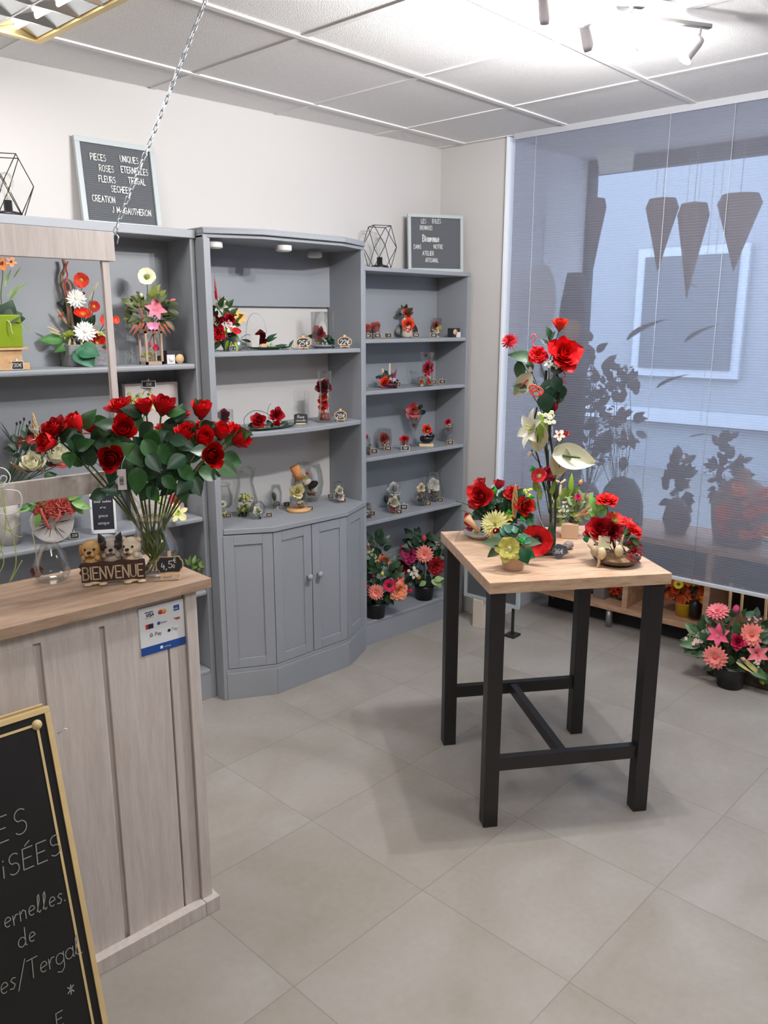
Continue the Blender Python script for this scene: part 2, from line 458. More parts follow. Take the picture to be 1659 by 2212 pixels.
    FM[key] = mb.mesh(kind, mats)
    return FM[key]
def leaf(mb, base, d, up, L, W, bend=.25, fold=.18):
    d = V(d).normalized(); up = V(up); sd = d.cross(up)
    sd = sd.normalized() if sd.length > 1e-4 else d.orthogonal().normalized(); up = sd.cross(d)
    def fn(u, v):
        ww = W * math.sin(math.pi * min(1, v * .97 + .03) ** .75)
        return V(base) + d * (L * v) + up * (-bend * L * v * v + fold * abs(u) * ww) + sd * (u * ww)
    mb.patch(fn, 4, 7)

# ------------------------------------------------------------------ arrangements
class Arr:
    def __init__(s, name, label, cat, base, group=None):
        s.b = V(base); s.root = empty(name, base, label, cat, group)
        d = CAM - s.b; d.z = 0; s.T = d.normalized(); s.Rt = V((0, 0, 1)).cross(s.T).normalized(); s.U = V((0, 0, 1))
        s.m = mpp(s.b); s.stems = []; s.leaves = {}; s.neck = None; s.green = (62, 92, 48)
    def pt(s, u, v, d=0):
        r = ray(u, v); o = s.b + s.T * d
        return CAM + r * ((o - CAM).dot(s.T) / r.dot(s.T))
    def dir(s, a): return (s.Rt * a[0] + s.U * a[1] + s.T * a[2]).normalized()
    def fl(s, kind, c, u, v, r, face=(0, .35, 1), d=0, stem=True, c2=None, roll=None, name=None, sc=None, neck=None):
        p = s.pt(u, v, d); f = s.dir(face)
        M = look(p, f, random.uniform(0, 6) if roll is None else roll) @ Matrix.Diagonal((*(V(sc or (1, 1, 1)) * r * s.m), 1))
        o = inst(name or {'closed_rose': 'rose'}.get(kind, kind), flower_mesh(kind, c, c2), s.root, M)
        if stem: s.stems.append((p - f * r * s.m * .5, neck or s.neck or s.b, f))
        return o
    def lf(s, items, c=(46, 84, 44), wd=.32, name='foliage'):
        """items: (u, v, length px, angle deg in the picture plane, depth, toward)"""
        mb, _ = s.leaves.setdefault((name, c), (MB(), c))
        for it in items:
            u, v, L, an = it[:4]; d = it[4] if len(it) > 4 else 0; tw = it[5] if len(it) > 5 else random.uniform(-.4, .6)
            p = s.pt(u, v, d); dr = s.dir((math.cos(R(an)), math.sin(R(an)), tw))
            leaf(mb, p, dr, s.dir((0, .6, 1)), L * s.m, L * s.m * wd)
    def bush(s, u, v, ru, rv, n, L, c=(46, 84, 44), wd=.3, rd=.5, name='foliage'):
        it = []
        for _ in range(n):
            a = random.uniform(0, 2 * math.pi); q = math.sqrt(random.random())
            x = u + ru * q * math.cos(a); y = v - rv * q * math.sin(a)
            an = math.degrees(math.atan2(rv * q * math.sin(a) + .3 * rv, ru * q * math.cos(a))) + random.uniform(-35, 35)
            it.append((x, y, L * random.uniform(.7, 1.2), an, random.uniform(-rd, rd) * ru * s.m, random.uniform(-.6, .8)))
        s.lf(it, c, wd, name)
    def part(s, name, mb, mats, bevel=0): return mb.build(name, mats, s.root, bevel)
    def done(s, sr=.0016):
        if s.stems:
            mb = MB()
            for p, n, f in s.stems:
                n = V(n); L = (p - n).length
                mid = p.lerp(n, .45) - f * L * .12 + V((0, 0, .02 * L))
                mb.tube([p, p.lerp(mid, .6) - f * .0, mid, n], sr, 5)
            mb.build('stems', C(s.green), s.root)
        for (nm, c), (mb, _) in s.leaves.items():
            mb.build(nm, mat('leaf_%02x%02x%02x' % c, c, .45, var=.25, vscale=30), s.root)
        return s.root

# ================================================================== ROOM
WHITE = mat('wall_paint', (199, 196, 194), .85, bump=.08, bscale=120, var=.015, vscale=1.5)
GREY = mat('grey_paint', (147, 151, 157), .5, bump=.05, bscale=90, var=.02, vscale=3)
GREYD = GREY
def struct(name, mb, m, bevel=0): return tag(mb.build(name, m, None, bevel), kind='structure')
# floor: large square vinyl tiles, thin joints
def floor_mat():
    m = bpy.data.materials.new('floor_tiles'); m.use_nodes = True
    nt = m.node_tree; N = nt.nodes; L = nt.links; b = N['Principled BSDF']
    tc = N.new('ShaderNodeTexCoord'); mp = N.new('ShaderNodeMapping')
    mp.inputs['Location'].default_value = (0, 0, 0)
    a = .0524
    # rotate the world into the tile frame
    ox, oy = -1.8497, -1.7323
    mp.vector_type = 'POINT'
    mp.inputs['Rotation'].default_value = (0, 0, -a)
    x = math.cos(-a) * ox - math.sin(-a) * oy; y = math.sin(-a) * ox + math.cos(-a) * oy
    mp.inputs['Location'].default_value = (-x, -y, 0)
    L.new(tc.outputs['Object'], mp.inputs[0])
    sp = N.new('ShaderNodeSeparateXYZ'); L.new(mp.outputs[0], sp.inputs[0])
    def M(op, a, b=None, c=None):
        n = N.new('ShaderNodeMath'); n.operation = op
        for i, q in enumerate((a, b, c)):
            if q is None: continue
            if isinstance(q, (int, float)): n.inputs[i].default_value = q
            else: L.new(q, n.inputs[i])
        return n.outputs[0]
    js = []
    fl = []
    for ax in (0, 1):
        t = M('MULTIPLY', sp.outputs[ax], 2.0)
        fr = M('FRACT', t); fl.append(M('FLOOR', t))
        js.append(M('ABSOLUTE', M('SUBTRACT', fr, .5)))
    mx = M('MAXIMUM', js[0], js[1])
    joint = M('GREATER_THAN', mx, .4965)
    cell = M('ADD', M('MULTIPLY', fl[0], 3.17), M('MULTIPLY', fl[1], 7.31))
    cx = N.new('ShaderNodeCombineXYZ'); L.new(sp.outputs[0], cx.inputs[0]); L.new(sp.outputs[1], cx.inputs[1]); L.new(cell, cx.inputs[2])
    n1 = N.new('ShaderNodeTexNoise'); n1.inputs['Scale'].default_value = 2.2; n1.inputs['Detail'].default_value = 7; n1.inputs['Distortion'].default_value = .8
    n2 = N.new('ShaderNodeTexNoise'); n2.inputs['Scale'].default_value = 45; n2.inputs['Detail'].default_value = 4
    L.new(cx.outputs[0], n1.inputs[0]); L.new(cx.outputs[0], n2.inputs[0])
    r = N.new('ShaderNodeValToRGB'); e = r.color_ramp.elements
    e[0].position = .3; e[0].color = (*lin((146, 138, 128)), 1); e[1].position = .7; e[1].color = (*lin((166, 161, 155)), 1)
    L.new(M('ADD', M('MULTIPLY', n1.outputs[0], .8), M('MULTIPLY', n2.outputs[0], .2)), r.inputs[0])
    mix = N.new('ShaderNodeMix'); mix.data_type = 'RGBA'
    L.new(M('MULTIPLY', joint, .35), mix.inputs[0]); L.new(r.outputs[0], mix.inputs[6]); mix.inputs[7].default_value = (*lin((92, 84, 76)), 1)
    L.new(mix.outputs[2], b.inputs['Base Color'])
    b.inputs['Roughness'].default_value = .42; b.inputs['Specular IOR Level'].default_value = .35
    bp = N.new('ShaderNodeBump'); bp.inputs['Strength'].default_value = .12; bp.inputs['Distance'].default_value = .002
    L.new(n2.outputs[0], bp.inputs['Height']); L.new(bp.outputs[0], b.inputs['Normal'])
    return m
struct('floor', MB().box((-5.6, -6.2, -.05), (1.2, .12, 0)), floor_mat())
tile_m = mat('ceiling_tile', (232, 230, 229), .9, bump=.5, bscale=260, var=.03, vscale=90)
struct('ceiling', MB().box((-5.6, -6.2, H), (1.3, .12, H + .05)), tile_m)
gb = MB()
Mg = Matrix.Translation(grid(0, 0, 0)) @ Matrix.Rotation(GR, 4, 'Z')
for i in range(-2, 9): gb.box((-.6 * i - .012, -6, H - .004), (-.6 * i + .012, .5, H + .004), Mg)
for j in range(0, 10): gb.box((-5.2, -.6 * j - .012, H - .006), (.6, -.6 * j + .012, H + .004), Mg)
# keep the bars inside the room
tb = MB()
for q in range(0, len(gb.v), 8):
    vs = [list(p) for p in gb.v[q:q + 8]]
    for p in vs: p[1] = min(p[1], -.001); p[0] = max(-5.58, min(p[0], .0 - .1 * p[1])); p[1] = max(p[1], -6.15)
    tb.add(vs, [(0, 3, 2, 1), (4, 5, 6, 7), (0, 1, 5, 4), (1, 2, 6, 5), (2, 3, 7, 6), (3, 0, 4, 7)], False)
struct('trim_1', tb, mat('ceiling_bar', (228, 226, 225), .5))
struct('wall_back', MB().box((-5.6, 0, 0), (.1, .1, H)), WHITE)
BACKW = mat('wall_paint_taupe', (140, 134, 128), .85)
struct('wall_left', MB().box((-5.7, -6.2, 0), (-5.6, .1, H)), BACKW)
struct('wall_front', MB().box((-5.6, -6.3, 0), (1.2, -6.2, H)), BACKW)
S0 = .43
def wq(s0, s1, o0, o1):
    return [tuple(wp(s, o, 0).xy) for s, o in ((s0, o0), (s1, o0), (s1, o1), (s0, o1))]
mb = MB(); mb.prism(wq(-.05, S0, -.036, -.9), 0, H)
struct('wall_right', mb, WHITE)
mb = MB(); mb.prism(wq(3.4, 6.3, 0, -.3), 0, H)
struct('wall_right_far', mb, WHITE)
mb = MB(); mb.prism(wq(S0, S0 + .012, -.012, -.85), 0, H - .002)
struct('trim_4', mb, mat('reveal_daylight_white', (240, 241, 244), .45))  # white lining added so the reveal shows as a bright strip of daylight
# skirting left of the window
mb = MB(); mb.prism(wq(.27, S0, -.022, -.036), 0, .07)
struct('baseboard_right', mb, mat('skirting', (196, 188, 178), .6))
# shop window in the bay, dark metal frame
mb = MB()
fo = -.86
for s0, s1, z0, z1 in ((S0, 3.4, 0, .09), (S0, 3.4, H - .08, H), (S0, S0 + .05, 0, H), (1.85, 1.91, 0, H), (3.35, 3.4, 0, H)):
    mb.prism(wq(s0, s1, fo, fo - .05), z0, z1)
wf = struct('window_1', mb, C((58, 60, 64), .4))
mb = MB(); mb.prism(wq(S0 + .05, 3.35, fo - .02, fo - .028), .09, H - .08)
g = mb.build('pane', GLASS, wf)
# dark riser below the display floor of the window
mb = MB(); mb.prism(wq(S0, 3.4, fo + .03, fo), 0, .42)
struct('trim_2', mb, C((38, 34, 34), .7))

# ---- street outside
mb = MB(); mb.prism(wq(-6, 14, -1.2, -9), -.25, -.15)
struct('trim_3', mb, C((120, 120, 120), .9))
bd = empty('building', wp(2.5, -6.2, 0), 'pale house front across the street seen through the blind', 'building')
mb = MB(); mb.prism(wq(-6, 14, -6.2, -6.5), -.2, 6); mb.build('facade', C((142, 146, 152), .9), bd)
for s0, z0, z1 in ((-1.6, 1.0, 2.5), (1.0, .9, 2.7), (3.6, .9, 2.7), (6.4, .9, 2.7)):
    mb = MB(); mb.prism(wq(s0, s0 + 1.3, -6.12, -6.2), z0, z1); f = mb.build('window_frame', C((172, 177, 184), .6), bd)
    mb = MB(); mb.prism(wq(s0 + .1, s0 + 1.2, -6.1, -6.12), z0 + .1, z1 - .1); mb.build('pane', C((70, 76, 84), .2), f)
mb = MB(); mb.prism(wq(-6, 14, -6.05, -6.2), .45, .6); mb.build('ledge', C((176, 181, 188), .8), bd)
cr = empty('car', wp(3.2, -4.0, -.15), 'white car parked in the street behind the blind', 'car')
mb = MB()
prof = [(-2.0, .25), (-2.05, .7), (-1.6, .85), (-.9, 1.35), (.7, 1.38), (1.3, .95), (2.0, .85), (2.1, .3)]
Mc = frame(wp(4.0, -3.4, -.15), WS, V((0, 0, 1)), WS.cross(V((0, 0, 1))))
mb.prism(prof, -.85, .85, Mc); mb.build('body', C((205, 212, 222), .3), cr, .05)
mb = MB(); mb.prism([(-.85, .92), (-.75, 1.27), (.6, 1.29), (1.05, .95)], -.87, .87, Mc); mb.build('windows', C((30, 34, 40), .15), cr)
for x in (-1.3, 1.3):
    mb = MB(); mb.lathe([(.32, -.9), (.32, .9)], 20, Mc @ Matrix.Translation((x, .3, 0))); mb.build('wheel', C((24, 24, 26), .7), cr)

# ---- pleated shade in front of the window
def blind_mat():
    m = bpy.data.materials.new('sheer_blind'); m.use_nodes = True
    nt = m.node_tree; N = nt.nodes; L = nt.links; N.clear()
    o = N.new('ShaderNodeOutputMaterial')
    t = N.new('ShaderNodeBsdfTransparent'); t.inputs[0].default_value = (.96, .96, 1, 1)
    d = N.new('ShaderNodeBsdfDiffuse'); d.inputs[0].default_value = (*lin((136, 137, 146)), 1)
    tl = N.new('ShaderNodeBsdfTranslucent'); tl.inputs[0].default_value = (*lin((150, 152, 160)), 1)
    a = N.new('ShaderNodeMixShader'); a.inputs[0].default_value = .35
    L.new(d.outputs[0], a.inputs[1]); L.new(tl.outputs[0], a.inputs[2])
    b = N.new('ShaderNodeMixShader'); b.inputs[0].default_value = .63
    L.new(t.outputs[0], b.inputs[1]); L.new(a.outputs[0], b.inputs[2]); L.new(b.outputs[0], o.inputs[0])
    return m
SB0, SB1, BZ = .497, 3.38, .478
bl = empty('window_blind', wp(1.9, .02, BZ), 'sheer grey blind of fine horizontal slats lowered over the shop window', 'blind')
mb = MB(); n = 172; vs = []
for k in range(2 * n + 1):
    z = H - .03 - (H - .03 - BZ - .008) * k / (2 * n); o = .012 + (.0018 if k % 2 else 0)
    for s in (SB0, SB1): vs.append(wp(s, o, z))
mb.add(vs, [(2 * k, 2 * k + 1, 2 * k + 3, 2 * k + 2) for k in range(2 * n)], False)
mb.build('slats', blind_mat(), bl)
mb = MB(); mb.prism(wq(SB0, SB1, .004, .026), H - .03, H - .001); mb.build('head_rail', C((176, 178, 184), .4), bl)
mb = MB(); mb.prism(wq(SB0, SB1, .004, .026), BZ - .008, BZ + .008); mb.build('bottom_rail', C((190, 192, 196), .35), bl, .002)
for k, s in enumerate((.62, 1.28, 1.55, 2.4)):
    mb = MB(); mb.tube([wp(s, .024, H - .03), wp(s, .024, BZ)], .0012, 5); mb.build('cord', C((200, 202, 208), .5), bl)

# ================================================================== SHELVING
def shelf_unit():
    # unit one: wide shelving at the left
    x0, x1, yf, zt = -3.05, -1.604, -.2, 2.005
    u = empty('shelving_unit', ((x0 + x1) / 2, yf / 2, 0), 'wide grey painted shelving unit behind the counter at the left', 'shelf')
    MB().box((x0, yf, 0), (x0 + .022, -.004, zt - .03)).build('side_panel', GREY, u, .002)
    MB().box((x1 - .022, yf, 0), (x1, -.004, zt - .03)).build('side_panel', GREY, u, .002)
    MB().box((x0 + .022, -.012, .1), (x1 - .022, -.004, zt - .03)).build('back_panel', GREY, u)
    MB().box((x0, yf - .012, zt - .032), (x1, -.004, zt)).build('top_board', GREY, u, .003)
    MB().box((x0 + .022, yf + .004, 0), (x1 - .022, yf + .02, .12)).build('plinth', GREY, u)
    for z in (1.485, .84, .51, .14):
        MB().box((x0 + .022, yf + .002, z - .022), (x1 - .022, -.012, z)).build('shelf_board', GREY, u, .007)
    # unit three
    x0, x1, yf, zt = -.738, .03, -.232, 1.905
    u = empty('shelving_unit', ((x0 + x1) / 2, yf / 2, 0), 'grey painted shelving unit in the room corner with five open bays', 'shelf')
    MB().box((x0, yf, 0), (x0 + .02, -.004, zt - .02)).build('side_panel', GREY, u, .002)
    MB().box((x1 - .02, yf, 0), (x1, -.012, zt - .02)).build('side_panel', GREY, u, .002)
    MB().box((x0 + .02, -.012, .1), (x1 - .02, -.004, zt - .02)).build('back_panel', GREY, u)
    MB().box((x0, yf - .004, zt - .02), (x1, -.012, zt)).build('top_board', GREY, u, .003)
    MB().box((x0 + .02, yf + .004, 0), (x1 - .02, yf + .02, .11)).build('plinth', GREY, u)
    for z in (1.57, 1.322, .993, .665, .13):
        MB().box((x0 + .02, yf + .002, z - .02), (x1 - .02, -.012, z)).build('shelf_board', GREY, u, .004)
shelf_unit()
# unit two: bow fronted cabinet with open shelves above
X0, X1 = -1.602, -.742
BOW = [(-1.585, -.262), (-1.386, -.364), (-.952, -.354), (-.752, -.254)]
cab = empty('display_cabinet', (-1.17, -.15, 0), 'tall grey cabinet with bowed front, two doors and open shelves above', 'cabinet')
MB().box((X0, -.262, 0), (X0 + .03, -.004, 1.985)).build('side_panel', GREY, cab, .002)
MB().box((X1 - .022, -.25, 0), (X1, -.004, 1.985)).build('side_panel', GREY, cab, .002)
MB().box((X0 + .03, -.02, 1.72), (X1 - .022, -.008, 1.985)).build('back_panel', GREY, cab)
def bowp(e, back=-.006): return [(X0 - .0, back), (X0 - .0, -.262 - e * .5)] + [(BOW[1][0], BOW[1][1] - e), (BOW[2][0], BOW[2][1] - e)] + [(X1, -.254 - e * .5), (X1, back)]
mb = MB(); mb.prism(bowp(-.012)[::-1], 1.975, 1.99); mb.prism(bowp(.006)[::-1], 1.99, 2.006); mb.prism(bowp(-.004)[::-1], 2.006, 2.014)
mb.build('cornice', GREY, cab, .002)
MB().prism([(X0 + .03, -.006), (X0 + .03, -.268)] + [(BOW[1][0], BOW[1][1] - .008), (BOW[2][0], BOW[2][1] - .008), (X1, -.258), (X1, -.251), (X1 - .022, -.25), (X1 - .022, -.006)], .762, .786).build('counter_board', GREY, cab, .003)
MB().prism([(a[0] * .999, a[1]) for a in [(X0 + .03, -.006), (X0 + .03, -.25), (X1 - .022, -.245), (X1 - .022, -.006)]][::-1], 1.51, 1.53).build('shelf_board', GREY, cab, .004)
mb = MB(); pts = [(X0 + .03, -.006)] + [(X0 + .03 + (X1 - X0 - .052) * t / 12, -.245 - .055 * math.sin(math.pi * t / 12)) for t in range(13)] + [(X1 - .022, -.006)]
mb.prism(pts, 1.168, 1.19); mb.build('shelf_board', GREY, cab, .004)
def facet(i, z0, z1, name, off=0, t=.018, parent=cab, a=0, b=1, col=GREY, bevel=.0015):
    p, q = V((*BOW[i], 0)), V((*BOW[i + 1], 0)); d = (q - p); n = V((d.y, -d.x, 0)).normalized()
    A, B = p + d * a + n * off, p + d * b + n * off
    pts = [A.xy, B.xy, (B - n * t).xy, (A - n * t).xy]
    return MB().prism([tuple(x) for x in pts][::-1], z0, z1).build(name, col, parent, bevel)
for i in range(3): facet(i, 0, .125, 'plinth', .004, .02)
for i in range(3): facet(i, .125, .142, 'moulding', .0, .02)
def door(i, a, b, knob=None, name='door'):
    z0, z1 = .145, .758
    p, q = V((*BOW[i], 0)), V((*BOW[i + 1], 0)); d = (q - p); L = d.length; d.normalize(); n = V((d.y, -d.x, 0))
    A = p + d * (a * L + .002); Wd = (b - a) * L - .004
    M = frame(A, d, -n, V((0, 0, 1)))
    st = .045
    mb = MB()
    mb.box((st * .8, .006, z0 + st), (Wd - st * .8, .014, z1 - st), M)
    mb.box((0, 0, z0), (st, .016, z1), M); mb.box((Wd - st, 0, z0), (Wd, .016, z1), M)
    mb.box((st, 0, z0), (Wd - st, .016, z0 + st), M); mb.box((st, 0, z1 - st), (Wd - st, .016, z1), M)
    dr = mb.build(name, GREY, cab, .0015)
    if knob:
        kp = A + d * (Wd - .028 if knob > 0 else .028) + V((0, 0, .518))
        k = MB(); k.lathe([(.006, 0), (.005, .012), (.013, .018), (.015, .026), (.009, .032), (0, .033)], 14, look(kp, n)); k.build('knob', GREY, dr)
door(0, .03, 1, None, 'fixed_panel'); door(1, 0, .5, 1); door(1, .5, 1, -1); door(2, 0, .97, None, 'fixed_panel')
for (u_, v_) in ((462, 522), (622, 528), (680, 544)):
    p = Z(u_, v_, 1.965)
    p.y = max(min(p.y, -.05), -.3); p.z = 1.9625
    s = empty('puck_light', p, None, 'light', 'round puck lights under the cabinet top')
    s['label'] = {462: 'white round puck light under the cabinet top, nearest its left side', 622: 'white round puck light under the cabinet top, at its front middle', 680: 'white round puck light under the cabinet top, nearest its right side'}[u_]
    MB().lathe([(.032, -.022), (.034, -.018), (.034, .0)], 20, Matrix.Translation(p)).build('housing', C((214, 214, 212), .4), s)
    MB().lathe([(.026, -.024), (.026, -.0215)], 20, Matrix.Translation(p)).build('lens', C((235, 232, 215), .3), s)

# ================================================================== COUNTER
CREAM = oak('whitewashed_wood', (210, 201, 196), (194, 183, 177), (10, 10, .8), 2, .6)
OAKX = oak('oak_counter', (176, 149, 128), (146, 119, 99), (1.2, 9, 9), 1.6)
CF, CX = -1.357, -2.35
ct = empty('shop_counter', (-2.9, -1.21, 0), 'whitewashed vertical plank sales counter at the left foreground', 'counter')
MB().box((-3.9, CF + .012, .0), (CX - .006, -1.09, .968)).build('body', CREAM, ct)
xs = [-2.398, -2.593, -2.748, -2.905, -3.06, -3.22, -3.38, -3.54, -3.7, -3.86]
ge = [-2.434, -2.603, -2.762]
edges = [(-2.425, -2.3775), (-2.594, -2.43), (-2.748, -2.607), (-2.905, -2.765), (-3.06, -2.92), (-3.22, -3.075), (-3.38, -3.235), (-3.54, -3.395), (-3.7, -3.555), (-3.88, -3.715)]
for k, (a, b) in enumerate(edges): MB().box((a, CF, .03), (b, CF + .014, .93)).build('plank', CREAM, ct, .002)
MB().box((-3.9, CF + .002, .93), (-2.38, CF + .014, .966)).build('top_rail', CREAM, ct)
MB().box((-2.377, CF - .01, .03), (CX + .006, CF + .03, .968)).build('corner_post', CREAM, ct, .002)
MB().box((-3.9, CF - .03, 0), (-2.378, CF, .045)).build('base_trim', CREAM, ct, .002)
mb = MB().box((-2.377, CF - .03, 0), (CX + .018, CF, .045)).box((CX, CF, 0), (CX + .018, -1.09, .045)); mb.build('base_trim', CREAM, ct, .002)
wt = MB().box((-3.95, -1.386, .97), (-2.308, -1.062, .997)).build('countertop', OAKX, None, .0015)
tag(wt, 'oak worktop of the sales counter under the vase of roses', 'worktop')
CT = .997
# ---- glazed screen hanging over the counter
sc = empty('protective_screen', (-2.8, -1.15, 1.21), 'clear pane in a whitewashed wooden frame hanging over the counter', 'screen')
MB().box((-3.6, -1.162, 1.802), (-2.404, -1.14, 1.872)).build('top_board', CREAM, sc, .001)
MB().box((-3.6, -1.16, 1.218), (-2.44, -1.142, 1.272)).build('bottom_board', CREAM, sc, .001)
MB().box((-2.438, -1.158, 1.235), (-2.42, -1.144, 1.802)).build('side_stile', CREAM, sc, .001)
MB().box((-3.6, -1.153, 1.26), (-2.438, -1.15, 1.81)).build('pane', GLASS, sc)
def chain(a, b, L=.026, r=.0016, wd=.009):
    mb = MB(); a = V(a); b = V(b); d = (b - a); n = int(d.length / (L * .78)); d.normalize()
    s1 = d.orthogonal().normalized(); s2 = d.cross(s1)
    st = (b - a) / n
    for k in range(n):
        c = a + st * (k + .5); sd = s1 if k % 2 else s2
        pts = []
        for q in range(12):
            t = 2 * math.pi * q / 12; pts.append(c + d * (math.copysign(max(0, L / 2 - wd / 2), math.sin(t)) + wd / 2 * math.sin(t)) + sd * (wd / 2 * math.cos(t)))
        mb.tube(pts, r, 5, closed=True)
    return mb
STEEL = mat('steel', (190, 196, 202), .3, 1)
a = V((-2.398, -1.15, 1.868)); b = V((-2.068, -1.15, H - .02))
mb = chain(a, b)
mb.tube([a + V((-.012, 0, -.02)), a + V((-.004, -.004, -.004)), a + V((.004, .002, .006)), a + V((.012, 0, -.006)), a + V((.008, 0, -.022))], .002, 6)
tag(mb.build('chain', STEEL), 'slanting steel link chain running from the screen corner up to the ceiling', 'chain')
tag(MB().tube([b + V((0, 0, .018)), b, b + V((.01, 0, -.008)), b + V((.0, 0, -.016)), b + V((-.008, 0, -.008))], .0022, 6).build('ceiling_hook', STEEL), 'small steel hook in the ceiling holding the chain', 'hook')

# ---- payment sticker
st = empty('payment_sticker', (-2.44, CF - .001, .86), 'white sticker with payment card logos and blue foot on the counter front', 'sticker')
def SP(u, v): p = Y(u, v, CF - .0016); return p
A, B, D = SP(300, 1313), SP(402, 1294), SP(303, 1418)
sx = (B - A).length; X_ = V((1, 0, 0)); x0, x1 = SP(301, 1350).x, -2.379
zt, zb = SP(350, 1304).z, SP(353, 1405).z
MB().box((x0, CF - .0016, zb), (x1, CF - .0002, zt)).build('card', C((226, 228, 232), .35), st)
w_ = x1 - x0; h_ = zt - zb
MB().box((x0, CF - .0020, zb), (x1, CF - .0016, zb + h_ * .17)).build('blue_band', C((28, 72, 150), .35), st)
def sq(a, b, c, d, col, nm='logo', k=0): return MB().box((x0 + w_ * a, CF - .0021 - k, zt - h_ * d), (x0 + w_ * b, CF - .0017 - k, zt - h_ * c)).build(nm, C(col, .4), st)
def word(t, a, c, hh, col, wd=.0011, sl=.1):
    mb = MB(); write(mb, t, V((x0 + w_ * a, CF - .0024, zt - h_ * c)), (1, 0, 0), (0, 0, 1), hh, wd, .2, slant=sl); mb.build('lettering', C(col, .5), st)
sq(.13, .31, .10, .118, (34, 44, 110)); sq(.13, .31, .225, .235, (225, 160, 60)); word('VISA', .15, .20, .008, (34, 44, 110), .0014, .2)
def disc(a, c, r, col, k=0):
    mb = MB(); mb.lathe([(r, 0), (r, .0005)], 20, look((x0 + w_ * a, CF - .002 - k, zt - h_ * c), (0, -1, 0))); mb.build('logo', C(col, .4), st)
disc(.47, .165, .0062, (214, 40, 36)); disc(.55, .165, .0062, (238, 158, 44), .0004)
sq(.77, .90, .10, .22, (34, 86, 160)); word('AMEX', .775, .19, .0045, (220, 228, 240), .0007, 0)
sq(.13, .20, .36, .46, (206, 40, 50)); sq(.19, .30, .36, .46, (24, 44, 84))
disc(.42, .39, .0045, (60, 90, 160)); word('Diners', .47, .41, .005, (120, 130, 160), .0006)
sq(.76, .90, .37, .385, (60, 60, 64)); sq(.80, .90, .385, .42, (222, 90, 60))
word('G', .22, .63, .0085, (60, 66, 72), .0013, 0); word('Pay', .33, .63, .0085, (60, 62, 66), .001, 0)
disc(.64, .60, .0042, (20, 20, 24)); word('Pay', .71, .625, .0085, (170, 174, 180), .0009, 0)
sq(.42, .48, .885, .945, (235, 240, 246)); word('sumup', .51, .935, .006, (210, 222, 240), .0007, 0)

# ================================================================== TABLE
TB = V((-1.4852, -1.6637, 0)); TX = V((.83463, -.55081, 0)); TY = V((.55081, .83463, 0))
MT = frame(TB, TX, TY, V((0, 0, 1)))
TZ = .866
BLK = mat('dark_steel', (34, 31, 32), .45, 0, bump=.03)
OAKT = oak('oak_table', (216, 185, 158), (180, 147, 120), (2.2, 12, 12), 1.2)
t = empty('bar_table', MT @ V((.3, .3, 0)), 'high square table with oak top and black steel legs', 'table')
# grain runs along the table's own axis
tp = MB().box((-.008, -.004, TZ - .037), (.602, .636, TZ)).build('tabletop', OAKT, t, .0015)
tp.matrix_basis = t.matrix_basis.inverted() @ MT
for a, b in ((0, .006), (.538, .006), (0, .556), (.538, .556)):
    MB().box((a, b, 0), (a + .05, b + .05, TZ - .037), MT).build('leg', BLK, t, .002)
for y in (.018, .566): MB().box((.05, y, .2), (.538, y + .028, .247), MT).build('stretcher', BLK, t, .001)
MB().box((.27, .046, .205), (.298, .566, .243), MT).build('stretcher', BLK, t, .001)

# ================================================================== CEILING LAMPS
BRASS = mat('brushed_gold', (240, 216, 158), .4, .6)
def louvre(i, j, lab, tubes=True):
    c = grid(i, j, H); Mx = Matrix.Translation(c) @ Matrix.Rotation(GR, 4, 'Z')
    o = empty('ceiling_light', c, lab, 'ceiling light', None)
    mb = MB()
    for a, b in (((-.297, -.297, -.034), (.297, -.275, .0)), ((-.297, .275, -.034), (.297, .297, 0)), ((-.297, -.275, -.034), (-.275, .275, 0)), ((.275, -.275, -.034), (.297, .275, 0))): mb.box(a, b, Mx)
    mb.build('frame', BRASS, o)
    mb = MB()
    for k in range(1, 4): mb.box((-.275 + .55 * k / 4 - .003, -.275, -.03), (-.275 + .55 * k / 4 + .003, .275, -.001), Mx)
    for k in range(1, 4):
        y = -.275 + .55 * k / 4
        for s_ in (-1, 1): mb.add([Mx @ V(q) for q in ((-.275, y + s_ * .002, -.03), (.275, y + s_ * .002, -.03), (.275, y + s_ * .028, -.003), (-.275, y + s_ * .028, -.003))], [(0, 1, 2, 3)], False)
    mb.build('louvre', mat('mirror', (232, 236, 238), .22, 1), o)
    mb = MB()
    for k in range(4):
        x = -.275 + .55 * (k + .5) / 4
        for s_ in (-1, 1): mb.add([Mx @ V(q) for q in ((x, -.27, -.002), (x, .27, -.002), (x + s_ * .066, .27, -.026), (x + s_ * .066, -.27, -.026))], [(0, 1, 2, 3)], False)
    mb.build('reflector', mat('reflector', (238, 242, 244), .3, .9), o)
    for k in range(4):
        x = -.275 + .55 * (k + .5) / 4
        mb = MB(); mb.tube([Mx @ V((x, -.26, -.012)), Mx @ V((x, .26, -.012))], .008, 10)
        mb.build('tube', mat('lamp_tube', (255, 250, 240), .5, emit=(255, 246, 232), es=5), o)
louvre(3.5, .5, 'square recessed ceiling light with mirror louvre and gold edge, above the shelving')
